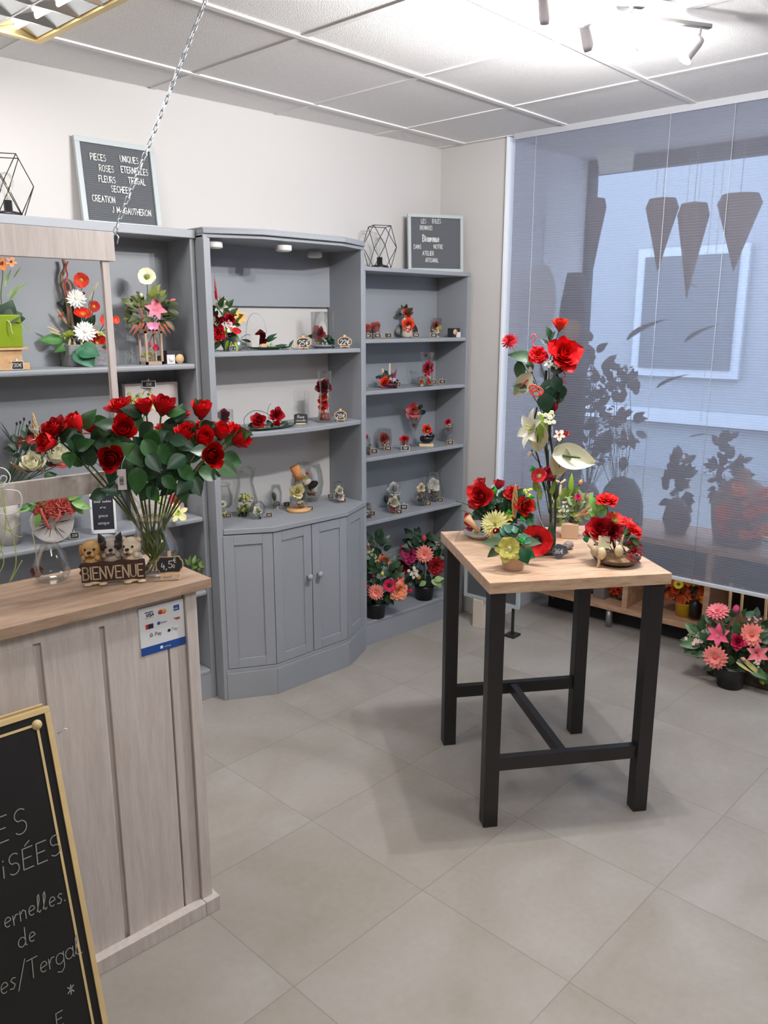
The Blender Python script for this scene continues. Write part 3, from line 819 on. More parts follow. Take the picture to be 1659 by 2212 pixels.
# ---- spotlight bar
tk = empty('spotlight_bar', (-1.12, -1.79, H), 'slim metal ceiling bar with four adjustable spotlights', 'spotlight')
GUN = mat('brushed_nickel', (150, 148, 146), .35, .7)
a = Z(1178, 8, 2.5); b = Z(1535, 58, 2.5)
mb = MB(); d = (b - a).normalized(); sd = d.cross(V((0, 0, 1)))
Mb = frame(a, d, sd, V((0, 0, 1))); L_ = (b - a).length
mb.box((0, -.009, -.006), (L_, .009, .006), Mb); mb.build('bar', GUN, tk, .002)
mb = MB(); mb.lathe([(.04, -.028), (.045, -.022), (.045, -.001)], 24, Matrix.Translation((*((a + b) / 2).xy, H))); mb.tube([V((*((a + b) / 2).xy, H)), (a + b) / 2], .007, 8); mb.build('ceiling_rose', GUN, tk)
HEADS = [((1375, 34), (1368, 62), (1374, 88), (-.30, -.75, .15)), ((1514, 60), (1510, 92), (1493, 104), (-.55, -.75, .2)),
         ((1283, 22), (1279, 50), (1272, 80), (-.2, .8, .3)), ((1196, 10), (1192, 30), (1180, 20), (-.1, .9, .5))]
hl = []
for (t0, t1, hc, fd) in HEADS:
    p0 = Z(*t0, 2.49)
    T_ = (CAM - p0); T_.z = 0; T_.normalize(); Rt_ = V((0, 0, 1)).cross(T_)
    def pp(u, v): r = ray(u, v); return CAM + r * ((p0 - CAM).dot(T_) / r.dot(T_))
    p1 = pp(*t1); hcn = pp(*hc); f = (Rt_ * fd[0] + V((0, 0, 1)) * fd[1] + T_ * fd[2]).normalized()
    hd = MB(); hd.lathe([(.001, -.034), (.018, -.034), (.021, -.02), (.021, .026), (.027, .034), (.0245, .034), (.02, .024), (.001, .02)], 20, look(hcn, f), False)
    h = hd.build('spot_head', mat('satin_white', (196, 192, 196), .35, .2), tk)
    MB().tube([p0, p1, hcn], .0035, 7).build('arm', GUN, h)
    MB().lathe([(.0, .026), (.019, .027)], 18, look(hcn, f), False).build('lens', mat('lamp_lens', (255, 255, 255), .5, emit=(255, 252, 248), es=25), h)
    hl.append((hcn, f))
for k, (p, f) in enumerate(hl):
    lamp('spot_bulb', 'POINT', p + f * .045, 42, (1, .99, .99), .02)

# ================================================================== SMALL THINGS
RED = (196, 14, 22); DRED = (122, 12, 24); CREAMC = (240, 234, 206); WHT = (240, 240, 234); PINK = (232, 130, 140); SALM = (238, 140, 128)
MAG = (176, 28, 92); ORG = (222, 92, 34); LIME = (162, 184, 60); GRN = (44, 84, 42); DGRN = (24, 52, 34); TAN = (206, 172, 124); CORAL = (226, 66, 48); YEL = (226, 200, 70); SAGE = (120, 146, 112)
SLATE = mat('slate', (38, 40, 44), .6); CHALK = mat('chalk', (226, 226, 222), .9); TANW = mat('light_wood', (206, 166, 120), .6, var=.15, vscale=30)
PEG = mat('wood_peg', (224, 196, 156), .6)
def face_frame(p, yaw=0, tilt=8):
    T = CAM - V(p); T.z = 0; T.normalize(); T = Matrix.Rotation(R(yaw), 3, 'Z') @ T
    X = V((0, 0, 1)).cross(T).normalized(); N = (T * math.cos(R(tilt)) + V((0, 0, 1)) * math.sin(R(tilt))).normalized(); U = N.cross(X)
    return frame(p, X, U, N)
GROUP_TAGS = 'small chalk price tags on the shelves'
def price(p, w, h, text, label, style='clip', yaw=0, name='price_tag', peg=0):
    M = face_frame(V(p) + V((0, 0, .001)), yaw)
    X, U, N = (M.col[0].xyz, M.col[1].xyz, M.col[2].xyz)
    t = empty(name, p, label, 'price tag', GROUP_TAGS if style in ('clip', 'wood') else None)
    o = .012 if style == 'wood' else .0
    if style == 'clip':
        fm = C((226, 222, 210), .6) if not peg else TANW
        b = w * .05
        mb = MB().box((-w / 2, 0, -.002), (w / 2, b, .002), M).box((-w / 2, h - b, -.002), (w / 2, h, .002), M).box((-w / 2, b, -.002), (-w / 2 + b, h - b, .002), M).box((w / 2 - b, b, -.002), (w / 2, h - b, .002), M)
        mb.build('frame', fm, t)
        MB().box((-w / 2 + b, b, -.0015), (w / 2 - b, h - b, .001), M).build('slate', SLATE, t)
        MB().box((-w * .05, h * .9, -.003), (w * .05, h * 1.28, -.0005), M).box((-w * .03, 0, -h * .5), (w * .03, h * .1, -.002), M).build('peg', fm, t)
    elif style == 'wood':
        pts = []
        for k in range(28):
            a = 2 * math.pi * k / 28; r = 1 + .07 * math.cos(4 * a); c_, s_ = math.cos(a), math.sin(a)
            pts.append((w / 2 * r * math.copysign(abs(c_) ** .6, c_), h * .58 + h * .42 * r * math.copysign(abs(s_) ** .6, s_)))
        MB().prism(pts, -.004, 0, M).build('frame', TANW, t)
        MB().prism([(x * .86, h * .58 + (y - h * .58) * .82) for x, y in pts], -.001, .0012, M).build('slate', SLATE, t)
        MB().box((-w * .34, -.0, -.004), (-w * .28, h * .2, .004), M).box((w * .28, 0, -.004), (w * .34, h * .2, .004), M).box((-w * .38, h * .12, -.003), (w * .38, h * .17, .006), M).box((-w * .1, h * 1.0, -.003), (w * .1, h * 1.2, 0), M).box((-.003, 0, -h * .55), (.003, h * .9, -h * .5), M).build('easel', TANW, t)
    elif style == 'black':
        pts = [(-w / 2, h * .12), (w / 2, h * .12), (w / 2, h * .85)] + [(w / 2 * math.cos(R(a)), h * (.85 + .15 * math.sin(R(a)))) for a in range(15, 180, 15)] + [(-w / 2, h * .85)]
        MB().prism(pts, -.0015, .001, M).build('slate', SLATE, t)
        MB().box((-w * .35, 0, -.006), (w * .35, h * .12, .008), M).build('foot', PEG, t)
    if text:
        mb = MB(); ls = text.split('|'); hh = h * (.42 if len(ls) == 1 else .25)
        for k, l in enumerate(ls):
            tw = text_w(l, 1, .2); g_ = min(hh, w * .72 / max(tw, .1))
            yy = h * .55 - g_ / 2 + ((len(ls) - 1) / 2 - k) * hh * 1.35
            write(mb, l, V(p) + X * 0 + U * yy + N * .0022, X, U, g_, g_ * .13, .2, align='c', slant=.12)
        mb.build('lettering', CHALK, t)
    return t
def glass(A, prof, u, v, d=0, name='glass', m=GLASS, th=1.2, base=None):
    """prof in px: (radius, height)"""
    p = base if base is not None else A.pt(u, v, d)
    q = [(r * A.m, z * A.m) for r, z in prof]
    inn = [(max(.0001, r - th * A.m), z if k else z + th * A.m) for k, (r, z) in enumerate(q)]
    mb = MB(); mb.lathe([(0.0001, q[0][1])] + q + inn[::-1] + [(.0001, inn[0][1])], 24, Matrix.Translation(p), False)
    o = mb.build(name, m, A.root)
    return o
def lathe_part(A, name, prof, p, m, seg=24, M=None):
    mb = MB(); mb.lathe([(r * A.m, z * A.m) for r, z in prof], seg, Matrix.Translation(p) @ (M or Matrix())); return mb.build(name, m, A.root)
def wire(A, name, pts, r, m):
    ps = [A.pt(*q) for q in pts]
    out = []
    for i in range(len(ps) - 1):
        p0 = ps[max(i - 1, 0)]; p1 = ps[i]; p2 = ps[i + 1]; p3 = ps[min(i + 2, len(ps) - 1)]
        for k in range(5):
            t = k / 5; out.append(.5 * (2 * p1 + (p2 - p0) * t + (2 * p0 - 5 * p1 + 4 * p2 - p3) * t * t + (-p0 + 3 * p1 - 3 * p2 + p3) * t ** 3))
    out.append(ps[-1])
    mb = MB(); mb.tube(out, r, 5); return mb.build(name, m, A.root)

# ------------------------------------------------ things on top of the units
WIRE = mat('black_wire', (34, 34, 36), .4, .3)
def cage_lamp(p, label, rot):
    t = empty('geometric_lamp', p, label, 'lamp', 'black wire cage lamps on the shelving tops')
    p = V(p); rT, rM, h = .062, .088, .2
    mb = MB()
    def P_(r, a, z): return p + V((r * math.cos(R(a + rot)), r * math.sin(R(a + rot)), z))
    for k in range(4):
        a = 90 * k
        for z in (.003, h): mb.tube([P_(rT, a, z), P_(rT, a + 90, z)], .0017, 5)
        for z in (.003, h):
            mb.tube([P_(rT, a, z), P_(rM, a + 45, h * .52)], .0017, 5); mb.tube([P_(rT, a + 90, z), P_(rM, a + 45, h * .52)], .0017, 5)
    mb.build('cage', WIRE, t)
    mb = MB(); mb.lathe([(.045, 0), (.045, .012), (.03, .018), (.014, .02), (.014, .055), (.0, .055)], 20, Matrix.Translation(p)); mb.build('base', mat('black_plastic', (28, 28, 30), .35), t)
    mb = MB(); mb.lathe([(.009, .055), (.011, .075), (.024, .105), (.026, .122), (.018, .142), (0, .148)], 18, Matrix.Translation(p)); mb.build('bulb', GLASS, t)
    mb = MB(); mb.tube([p + V((0, 0, .06)), p + V((.004, 0, .11)), p + V((-.004, 0, .125))], .001, 5); mb.build('filament', BRASS, t)
    return t
p = Y(18, 450, -.12); cage_lamp((p.x, -.12, 2.0055), 'black wire cage lamp with clear bulb on the wide shelving by the tall letter board', 20)
p = Y(820, 573, -.12); cage_lamp((p.x, -.12, 1.906), 'black wire cage lamp with clear bulb on the corner shelving unit', 20)
def letter_board(M, w, h, rows, label, fw=.02):
    t = empty('letter_board', M.translation, label, 'sign')
    mb = MB().box((0, 0, -.012), (w, fw, .006), M).box((0, h - fw, -.012), (w, h, .006), M).box((0, fw, -.012), (fw, h - fw, .006), M).box((w - fw, fw, -.012), (w, h - fw, .006), M)
    mb.build('frame', mat('board_frame', (176, 184, 186), .5), t, .001)
    mb = MB().box((fw, fw, -.01), (w - fw, h - fw, -.004), M)
    z = fw + .004
    while z < h - fw - .003: mb.box((fw, z, -.004), (w - fw, z + .003, -.0025), M); z += .0075
    mb.build('felt_panel', mat('grey_felt', (92, 95, 100), .9), t)
    X, U, N = M.col[0].xyz, M.col[1].xyz, M.col[2].xyz
    mb = MB()
    for (tx, fx, fy, hh, xs, bold) in rows:
        sub = MB(); write(sub, tx, V((fx * w / xs, fy * h, 0)), (1, 0, 0), (0, 1, 0), hh, hh * bold, .26, th=.0018)
        n = len(mb.v); mb.add([M @ V((x * xs, y, z - .001)) for x, y, z in sub.v], sub.f, False)
    if rows: mb.build('lettering', mat('letter_white', (232, 232, 230), .5), t)
    return t
def board_rows(M, w, h, lst, hh, xs, bold=.15):
    out = []
    Mi = M.inverted(); N = M.col[2].xyz; o = M.translation
    for tx, u, v, *k in lst:
        r = ray(u, v); q = CAM + r * ((o - CAM).dot(N) / r.dot(N)); l = Mi @ q
        out.append((tx, l.x / w, l.y / h, k[0] if k else hh, k[1] if len(k) > 1 else xs, k[2] if len(k) > 2 else bold))
    return out
w, h = .325, .322
tl = R(6)
M1 = frame(V((-1.985, -.048, 2.008)), V((1, 0, 0)), V((0, math.sin(tl), math.cos(tl))), V((0, -math.cos(tl), math.sin(tl))))
rows = board_rows(M1, w, h, [('PIECES', 195.5, 344), ('UNIQUES', 260, 349), ('ROSES', 215, 369), ('ETERNELLES', 262, 372), ('FLEURS', 214, 392), ('TERGAL', 278, 396), ('SECHEES', 241, 414), ('CREATION', 200, 434), ('J M', 243, 459), ('GAUTHERON', 270, 462)], .0222, .64)
letter_board(M1, w, h, rows, 'grey letter board with white capitals leaning on the wall above the wide shelving')
A = Y(882, 577, -.075); B = Y(1000, 580, -.205); A.z = B.z = 1.907
X_ = (B - A); w = X_.length; X_.normalize(); U0 = V((0, 0, 1)); N0 = X_.cross(U0); U_ = (U0 - N0 * .06).normalized(); N0 = X_.cross(U_)
M2 = frame(A, X_, U_, N0)
rows = board_rows(M2, w, .285, [('LES', 910, 482), ('BULES', 934, 482), ('BRIONNAISES', 907, 496, .02, .42), ('Bienvenue', 913, 521, .03, .52, .26), ('DANS', 894, 537), ('NOTRE', 937, 537), ('ATELIER', 913, 551), ('ARTISANAL', 919, 566, .02, .5)], .02, .6)
letter_board(M2, w, .285, rows, 'grey letter board with white welcome text standing on the corner shelving unit', .016)

# ------------------------------------------------ wide shelving, upper shelf
U1 = lambda u, v, z=1.485: on(u, v, z, -.185, -.05)
p = V((Y(38, 725, -.125).x - .042, -.125, 1.486))
t = empty('wooden_box', p, 'pale wooden box under the lime green orchid pot at the left edge', 'box')
MB().box((p.x - .09, -.18, 1.486), (p.x + .055, -.07, 1.51)).box((p.x - .08, -.17, 1.51), (p.x + .035, -.08, 1.555)).box((p.x - .09, -.18, 1.555), (p.x + .055, -.07, 1.563)).build('box', TANW, t, .001)
A = Arr('potted_orchid', 'orchid with dark leaves in a lime green cube pot at the left edge', 'plant', (p.x - .01, -.125, 1.5635))
b = A.b
MB().prism([(b.x - .052, b.y - .05), (b.x + .052, b.y - .05), (b.x + .052, b.y + .05), (b.x - .052, b.y + .05)], b.z, b.z + .112).build('pot', mat('lime_ceramic', (128, 150, 30), .25), A.root, .004)
mb = MB(); mb.box((b.x - .046, b.y - .044, b.z + .1), (b.x + .046, b.y + .044, b.z + .1135)); mb.build('bark', C((120, 92, 66), .9), A.root)
A.neck = b + V((0, 0, .112))
A.lf([(12, 690, 44, 70, .02), (8, 690, 40, 25, .03), (0, 690, 48, 110, 0), (20, 688, 36, 8, .03), (5, 690, 40, 150, .02)], (30, 56, 38), .42)
A.lf([(20, 690, 50, -25, .03), (25, 685, 48, -38, .02), (15, 640, 60, 40, 0), (10, 620, 50, 70, 0), (30, 600, 30, 60, 0), (20, 650, 50, 55, 0)], (112, 138, 76), .06, 'grass')
wire(A, 'air_root', [(12, 690, .04), (22, 698, .055), (24, 712, .056), (28, 722, .056)], .002, C((190, 196, 150)))
wire(A, 'flower_stem', [(8, 690), (2, 640), (6, 590), (0, 565)], .002, C((80, 100, 50)))
A.fl('orchid', (206, 120, 60), 4, 570, 16, stem=False, c2=(120, 30, 30))
A.fl('orchid', (214, 150, 110), 24, 566, 12, stem=False, c2=(120, 30, 30))
A.done()
price(V((A.b.x + .02, -.186, 1.4865)), .04, .03, '30€', 'small chalk price tag at the pale wooden box left of the upper shelf')

A = Arr('flower_arrangement', 'tall red poppy and white daisy arrangement in a grey woven trough', 'flower arrangement', U1(195, 790))
b = A.b; A.neck = b + V((0, 0, .06))
mt = mat('grey_weave', (134, 134, 138), .8, bump=.6, bscale=140, var=.25, vscale=60, stretch=(1, 1, 3))
w2 = 54 * A.m
MB().prism([(b.x - w2 * 1.0, b.y - .045), (b.x + w2 * .92, b.y - .045), (b.x + w2 * .92, b.y + .04), (b.x - w2 * 1.0, b.y + .04)], b.z, b.z + .082).build('trough', mt, A.root, .003)
for q in ((175, 605, 17, CORAL, (.1, -.2, 1)), (177, 637, 8, DRED, (0, .4, 1)), (203, 662, 13, (180, 34, 30), (.2, .2, 1)), (179, 678, 19, (232, 44, 20), (.1, .8, .6)), (228, 692, 12, CORAL, (-.2, 0, 1)), (250, 691, 9, CORAL, (.4, 0, 1)), (208, 742, 24, (228, 34, 22), (.2, 0, 1)), (235, 720, 10, (206, 40, 30), (.3, .2, 1)), (193, 740, 15, (206, 24, 26), (-.3, 0, 1))):
    A.fl('poppy', q[3], *q[:3], q[4], d=.02 if q[1] > 670 else 0, c2=(226, 150, 60))
A.fl('daisy', WHT, 165, 645, 22, (.1, .3, 1), .02, c2=(236, 226, 200)); A.fl('daisy', WHT, 184, 716, 25, (.1, .4, 1), .05, c2=(228, 214, 196)); A.fl('daisy', WHT, 150, 635, 9, (-.4, .5, 1), c2=(226, 222, 200))
A.fl('lily', (166, 178, 72), 148, 725, 26, (-.4, 1, .4), .03, c2=LIME, sc=(.8, .8, 1.1)); A.fl('lily', (196, 198, 130), 217, 722, 15, (.3, 1, .4), .03, c2=LIME)
A.fl('ear', (214, 178, 140), 134, 684, 16, (-.5, .9, .2), .02); A.fl('lily', (216, 96, 68), 133, 682, 15, (-.7, .9, .3), .02, c2=(230, 200, 120), sc=(.7, .7, 1.2))
for q in ((150, 742, 12, (-.2, -1, .5)), (162, 744, 11, (.2, -1, .6)), (176, 738, 14, (0, -1, .6)), (206, 705, 11, (.4, .8, .5)), (206, 620, 11, (.5, .8, .3)), (196, 640, 9, (.4, .8, .2)), (115, 712, 12, (-.9, .5, .3)), (240, 735, 12, (.3, 1, .3)), (120, 720, 10, (-.9, .3, .3))):
    A.fl('ear', (232, 212, 160), *q[:3], q[3], .05)
A.lf([(135, 735, 46, 172, .04, .2), (150, 745, 34, 200, .04, .3), (150, 750, 22, 230, .05), (225, 745, 18, 10, .03)], (66, 128, 52), .28)
A.lf([(168, 752, 50, -50, .07, .5), (172, 752, 44, -15, .07, .6), (176, 750, 30, -80, .075, .5)], (34, 104, 70), .5, 'broad_leaf')
A.lf([(150, 680, 34, 95, -.02), (160, 700, 34, 70, -.02), (190, 705, 30, 60, -.02), (200, 735, 30, 100, -.02), (140, 662, 26, 130, -.01), (170, 720, 40, 110, -.02)], (32, 58, 42), .34)
wire(A, 'twisted_branch', [(150, 700), (146, 660), (140, 630), (132, 600), (140, 578), (136, 560)], .007, mat('driftwood', (146, 116, 96), .9, bump=.6, bscale=70))
wire(A, 'branch', [(160, 730), (156, 690), (150, 650), (152, 620), (143, 605)], .006, mat('driftwood', (146, 116, 96), .9))
wire(A, 'red_ribbon', [(147, 565, .01), (143, 580, .02), (146, 596, .01), (140, 615, .02), (145, 640, .02)], .0028, C((190, 40, 44), .4))
A.done()
A = Arr('flower_arrangement', 'pink lily arrangement with white anemone over a wooden lantern frame', 'flower arrangement', U1(328, 787))
b = A.b; A.neck = b + V((0, 0, .13)); LW = mat('washed_wood', (176, 150, 132), .7, var=.1)
w2, d2, hh = 20 * A.m, .03, 70 * A.m
mb = MB()
for x in (-w2, w2 - .008):
    for y in (-d2, d2 - .008): mb.box((b.x + x, b.y + y, b.z), (b.x + x + .008, b.y + y + .008, b.z + hh))
mb.box((b.x - w2, b.y - d2, b.z), (b.x + w2, b.y + d2, b.z + .012)).box((b.x - w2, b.y - d2, b.z + hh - .008), (b.x + w2, b.y + d2, b.z + hh)); mb.build('lantern', LW, A.root)
wire(A, 'twig', [(325, 785), (328, 765), (322, 745), (330, 722)], .003, C((150, 124, 104))); wire(A, 'twig', [(330, 785), (332, 765), (340, 745), (336, 728)], .0025, C((150, 124, 104)))
A.fl('moss', (146, 164, 40), 318, 768, 12, stem=False); A.fl('peony', (222, 50, 96), 337, 751, 7, (0, 0, 1), stem=False); A.fl('bud', (216, 90, 110), 325, 742, 8, (.2, 1, 0), stem=False)
A.fl('poppy', (236, 236, 200), 317, 598, 20, (0, .35, 1), c2=(120, 130, 50)); A.fl('bud', (236, 234, 196), 305, 638, 9, (-.2, .8, .6)); A.fl('lily', (236, 130, 150), 337, 668, 23, (.1, .3, 1), .03, c2=(240, 200, 190), sc=(1, 1, .7))
A.fl('bud', (240, 120, 150), 373, 650, 11, (1, .5, .2)); A.fl('peony', (206, 36, 82), 342, 652, 8, (.1, .3, 1)); A.fl('bud', (180, 40, 70), 300, 700, 6, (0, .5, 1), .02)
A.bush(325, 672, 46, 34, 60, 22, (70, 82, 44), .26); A.bush(300, 672, 24, 28, 18, 20, (96, 104, 52), .3); A.lf([(330, 640, 30, 60), (328, 650, 34, 80), (345, 640, 22, 50)], (120, 130, 50), .25, 'lime_leaf')
for k in range(13): A.fl('amaranth', (206, 120, 88), 285 + k * 7, 712 + 5 * math.sin(k * 2), 12, (-.8 + k * .13, -1, .3), .035, stem=False, name='fern_plume', sc=(.5, .5, 1))
for k in range(4): A.fl('amaranth', (214, 132, 100), 302 + k * 3, 665 + k * 9, 10, (-.4 + .2 * k, 1, .3), .03, stem=False, name='fern_plume', sc=(.5, .5, 1))
mb = MB()
for s_ in (-1, 1):
    for dy, ln in ((0, 13), (-40, 10)):
        leaf(mb, A.pt(331, 706, .05), A.dir((s_ * 1, .6 + dy / 50, .4)), A.dir((0, 0, 1)), ln * A.m * 1.2, ln * A.m * .55, 0, .1)
A.part('butterfly', mb, C((236, 150, 190), .4)); A.done()
price(U1(342, 784) + V((0, -.03, .001)), .046, .03, '22€', 'small chalk price tag leaning on the foot of the wooden lantern')
p = U1(376, 785)
t = empty('gift_box', p, 'small black gift box with white card and wooden disc right of the lantern', 'box')
MB().box((p.x - .034, p.y - .01, p.z), (p.x + .04, p.y + .03, p.z + .052)).build('box', C((44, 44, 50), .5), t)
MB().box((p.x - .038, p.y - .014, p.z), (p.x - .002, p.y - .011, p.z + .036)).build('card', C((228, 220, 220), .5), t)
for dx, r_, c_ in ((.018, .019, (222, 186, 140)), (-.018, .011, (250, 246, 244))):
    mb = MB(); mb.lathe([(r_, 0), (r_, .003)], 20, look((p.x + dx, p.y - .0145, p.z + .019), (0, -1, 0))); mb.build('disc', C(c_, .6), t)

# ------------------------------------------------ wide shelving, lower shelves
t = empty('canvas_panel', (-1.84, -.06, .841), 'large white canvas panel standing behind the roses on the lower shelf', 'picture')
c0, c1 = Y(281, 980, -.08).x, Y(388, 980, -.06).x
MB().box((c0, -.075, .8415), (c1, -.05, Y(330, 827, -.07).z)).build('canvas', mat('canvas_white', (206, 196, 194), .8, bump=.2, bscale=400), t, .001)
MB().box((c0 - .006, -.05, .8415), (c0 + .02, -.03, Y(330, 824, -.07).z)).build('edge', C((90, 90, 96), .7), t)
pz = Y(322, 838, -.09)
price(pz, .056, .028, '15€', 'small tilted chalk price tag clipped to the top of the white canvas', yaw=0)
A = Arr('flower_arrangement', 'lime hydrangea and white orchid flowers with wire loops on the white canvas', 'flower arrangement', (-1.9, -.12, .842))
A.b = V((-1.88, -.1, .842)); A.neck = V((-1.9, -.09, 1.0))
A.fl('blossom', (190, 196, 130), 298, 858, 22, d=.0, c2=LIME); A.fl('blossom', (170, 184, 90), 318, 862, 12, c2=LIME); A.fl('orchid', (238, 232, 170), 385, 1108, 22, c2=LIME, d=.06); A.fl('poppy', (206, 60, 80), 377, 1080, 14, d=.02); A.fl('orchid', (236, 226, 180), 368, 1100, 14, c2=LIME, d=.05)
wire(A, 'wire_loop', [(300, 880), (312, 845), (330, 850), (326, 880), (312, 900), (318, 930)], .0015, STEEL)
A.lf([(360, 1115, 20, 150, .05), (372, 1118, 22, 20, .05), (350, 1090, 24, 120), (322, 870, 20, -40), (290, 870, 22, 200)], LIME, .3)
MB().lathe([(.05, 0), (.055, .012)], 20, Matrix.Translation((-1.83, -.11, .8415))).build('slate_dish', C((170, 160, 140), .7), A.root)
A.done()
A = Arr('flower_arrangement', 'white rose and pampas arrangement with red anthurium in a whitewashed pot', 'flower arrangement', (-2.385, -.085, .841))
A.neck = A.b + V((0, 0, .2)); lathe_part(A, 'pot', [(18, 0), (24, 30), (26, 70), (20, 96), (16, 100)], A.b, mat('wash_pot', (196, 188, 184), .7))
A.fl('closed_rose', CREAMC, 70, 1001, 26, (-.1, .8, .8), .04); A.fl('closed_rose', (236, 230, 204), 122, 982, 27, (.3, .9, .6), .02); A.fl('closed_rose', (226, 220, 210), 76, 929, 12, (.1, 1, .4))
A.fl('anthurium', (168, 62, 66), 48, 955, 22, (-.3, .6, 1), c2=(226, 180, 90)); A.fl('anthurium', (150, 50, 60), 74, 950, 18, (.4, .5, .9), c2=(226, 180, 90)); A.fl('anthurium', (180, 80, 84), 128, 1003, 17, (.2, .4, 1), c2=(226, 180, 90)); A.fl('anthurium', (176, 74, 74), 108, 1003, 10, (-.3, .4, 1))
A.fl('ear', (206, 180, 140), 80, 938, 42, (-.1, 1, .05), sc=(.8, .8, 1)); A.fl('ear', (206, 180, 140), 91, 985, 36, (.05, 1, .1), .02, sc=(.8, .8, 1)); A.fl('ear', (180, 150, 110), 40, 1012, 20, (-.8, .8, .1))
for q in ((52, 905), (44, 912), (64, 912), (58, 920), (36, 915)): A.fl('bud', (54, 34, 38), q[0], q[1], 5, (.1, 1, 0))
A.bush(60, 975, 44, 30, 26, 24, DGRN, .3); A.lf([(30, 960, 46, 118, 0, 0), (22, 945, 40, 112)], (50, 56, 50), .04, 'grass'); A.lf([(75, 1040, 40, 200, .02), (95, 1030, 30, 10)], GRN, .3)
A.done()
A = Arr('flower_arrangement', 'white sliced log disc carrying coral ribbon and green leaves', 'flower arrangement', U1(118, 1180, .841))
b = A.b; mlog = mat('white_log', (206, 200, 196), .85, bump=.9, bscale=25, var=.1, vscale=20)
Ml = face_frame(b + V((0, 0, 44 * A.m)), 0, 3)
mb = MB(); pts = [(44 * A.m * (1 + .03 * math.sin(5 * a)) * math.cos(a), 43 * A.m * (1 + .02 * math.cos(4 * a)) * math.sin(a)) for a in [2 * math.pi * k / 32 for k in range(32)]]
mb.prism(pts, -.03, .0, Ml); mb.build('log_disc', mlog, A.root, .003)
mb = MB()
for k in range(17):
    a = random.uniform(0, 6.28); r0 = random.uniform(.1, .4) * 44 * A.m; r1 = random.uniform(.6, .95) * 44 * A.m
    mb.tube([Ml @ V((r0 * math.cos(a), r0 * math.sin(a), .0005)), Ml @ V((r1 * math.cos(a + .06), r1 * math.sin(a + .06), .0005))], [.0012, .0006], 4)
mb.build('crack', C((60, 54, 52), .9), A.root)
A.neck = b + V((0, 0, .12))
for q in ((95, 1102, 20, (-.3, .2, 1)), (118, 1095, 22, (.1, .4, 1)), (140, 1088, 18, (.4, .5, 1)), (150, 1098, 14, (.6, .2, 1)), (108, 1090, 15, (0, .6, 1))): A.fl('peony', (176, 76, 66), *q[:3], q[3], .04)
A.bush(115, 1088, 55, 14, 22, 28, (60, 110, 56), .26); A.lf([(85, 1110, 30, 250, .05), (155, 1085, 44, -20, .04), (148, 1080, 34, 35, .04), (65, 1095, 30, 190, .03), (160, 1090, 36, -50, .03)], (110, 150, 70), .22)
wire(A, 'ribbon', [(88, 1098, .05), (92, 1112, .055), (100, 1128, .055), (106, 1142, .05)], .006, C((180, 84, 72), .5)); wire(A, 'ribbon', [(130, 1100, .05), (128, 1115, .055), (120, 1128, .055)], .005, C((186, 96, 84), .5))
A.done()
price(U1(162, 1168, .841) + V((0, -.0, .001)), .034, .025, '30€', 'small chalk price tag right of the white log disc')
p = U1(226, 1156, .841)
Mx = face_frame(p + V((0, 0, .002)), -6, 9); k = mpp(p)
t = empty('chalkboard_sign', p, 'small white framed chalkboard standing on the lower shelf left of the vase', 'sign')
w, h = 52 * k, 98 * k
mb = MB(); f = .008
mb.box((-w / 2, 0, -.006), (w / 2, f * 1.8, .003), Mx).box((-w / 2, h - f, -.006), (w / 2, h, .003), Mx).box((-w / 2, 0, -.006), (-w / 2 + f, h, .003), Mx).box((w / 2 - f, 0, -.006), (w / 2, h, .003), Mx).box((-.01, 0, -.05), (.01, h * .8, -.045), Mx)
mb.build('frame', C((232, 232, 236), .5), t); MB().box((-w / 2 + f, f, -.004), (w / 2 - f, h - f, 0), Mx).build('slate', mat('navy_slate', (30, 34, 46), .6), t)
mb = MB()
for tx, yy, hh in (('en tergal', .84, .009), ('fleur sechée', .68, .009), ('~', .53, .013), ('piece', .36, .012), ('unique', .2, .012)):
    mb = MB(); write(mb, tx, Mx @ V((0, yy * h, .0008)), Mx.col[0].xyz, Mx.col[1].xyz, hh, .0013, .2, align='c'); mb.build('lettering', CHALK, t)
A = Arr('flower_arrangement', 'low greenery with cream buds in a dish seen past the counter corner', 'flower arrangement', (-1.70, -.13, .511))
A.neck = A.b + V((0, 0, .04)); lathe_part(A, 'dish', [(16, 0), (22, 14), (24, 24)], A.b, mat('wash_pot', (196, 188, 184), .7))
A.b = A.b; A.fl('bud', (222, 204, 170), 440, 1223, 6, (.6, .5, .4)); A.fl('bud', (222, 204, 170), 430, 1230, 6, (.4, .5, .4)); A.fl('lily', (222, 208, 180), 436, 1226, 7, (.6, .4, .5)); A.bush(412, 1228, 22, 14, 26, 20, (110, 140, 70), .2); A.done()

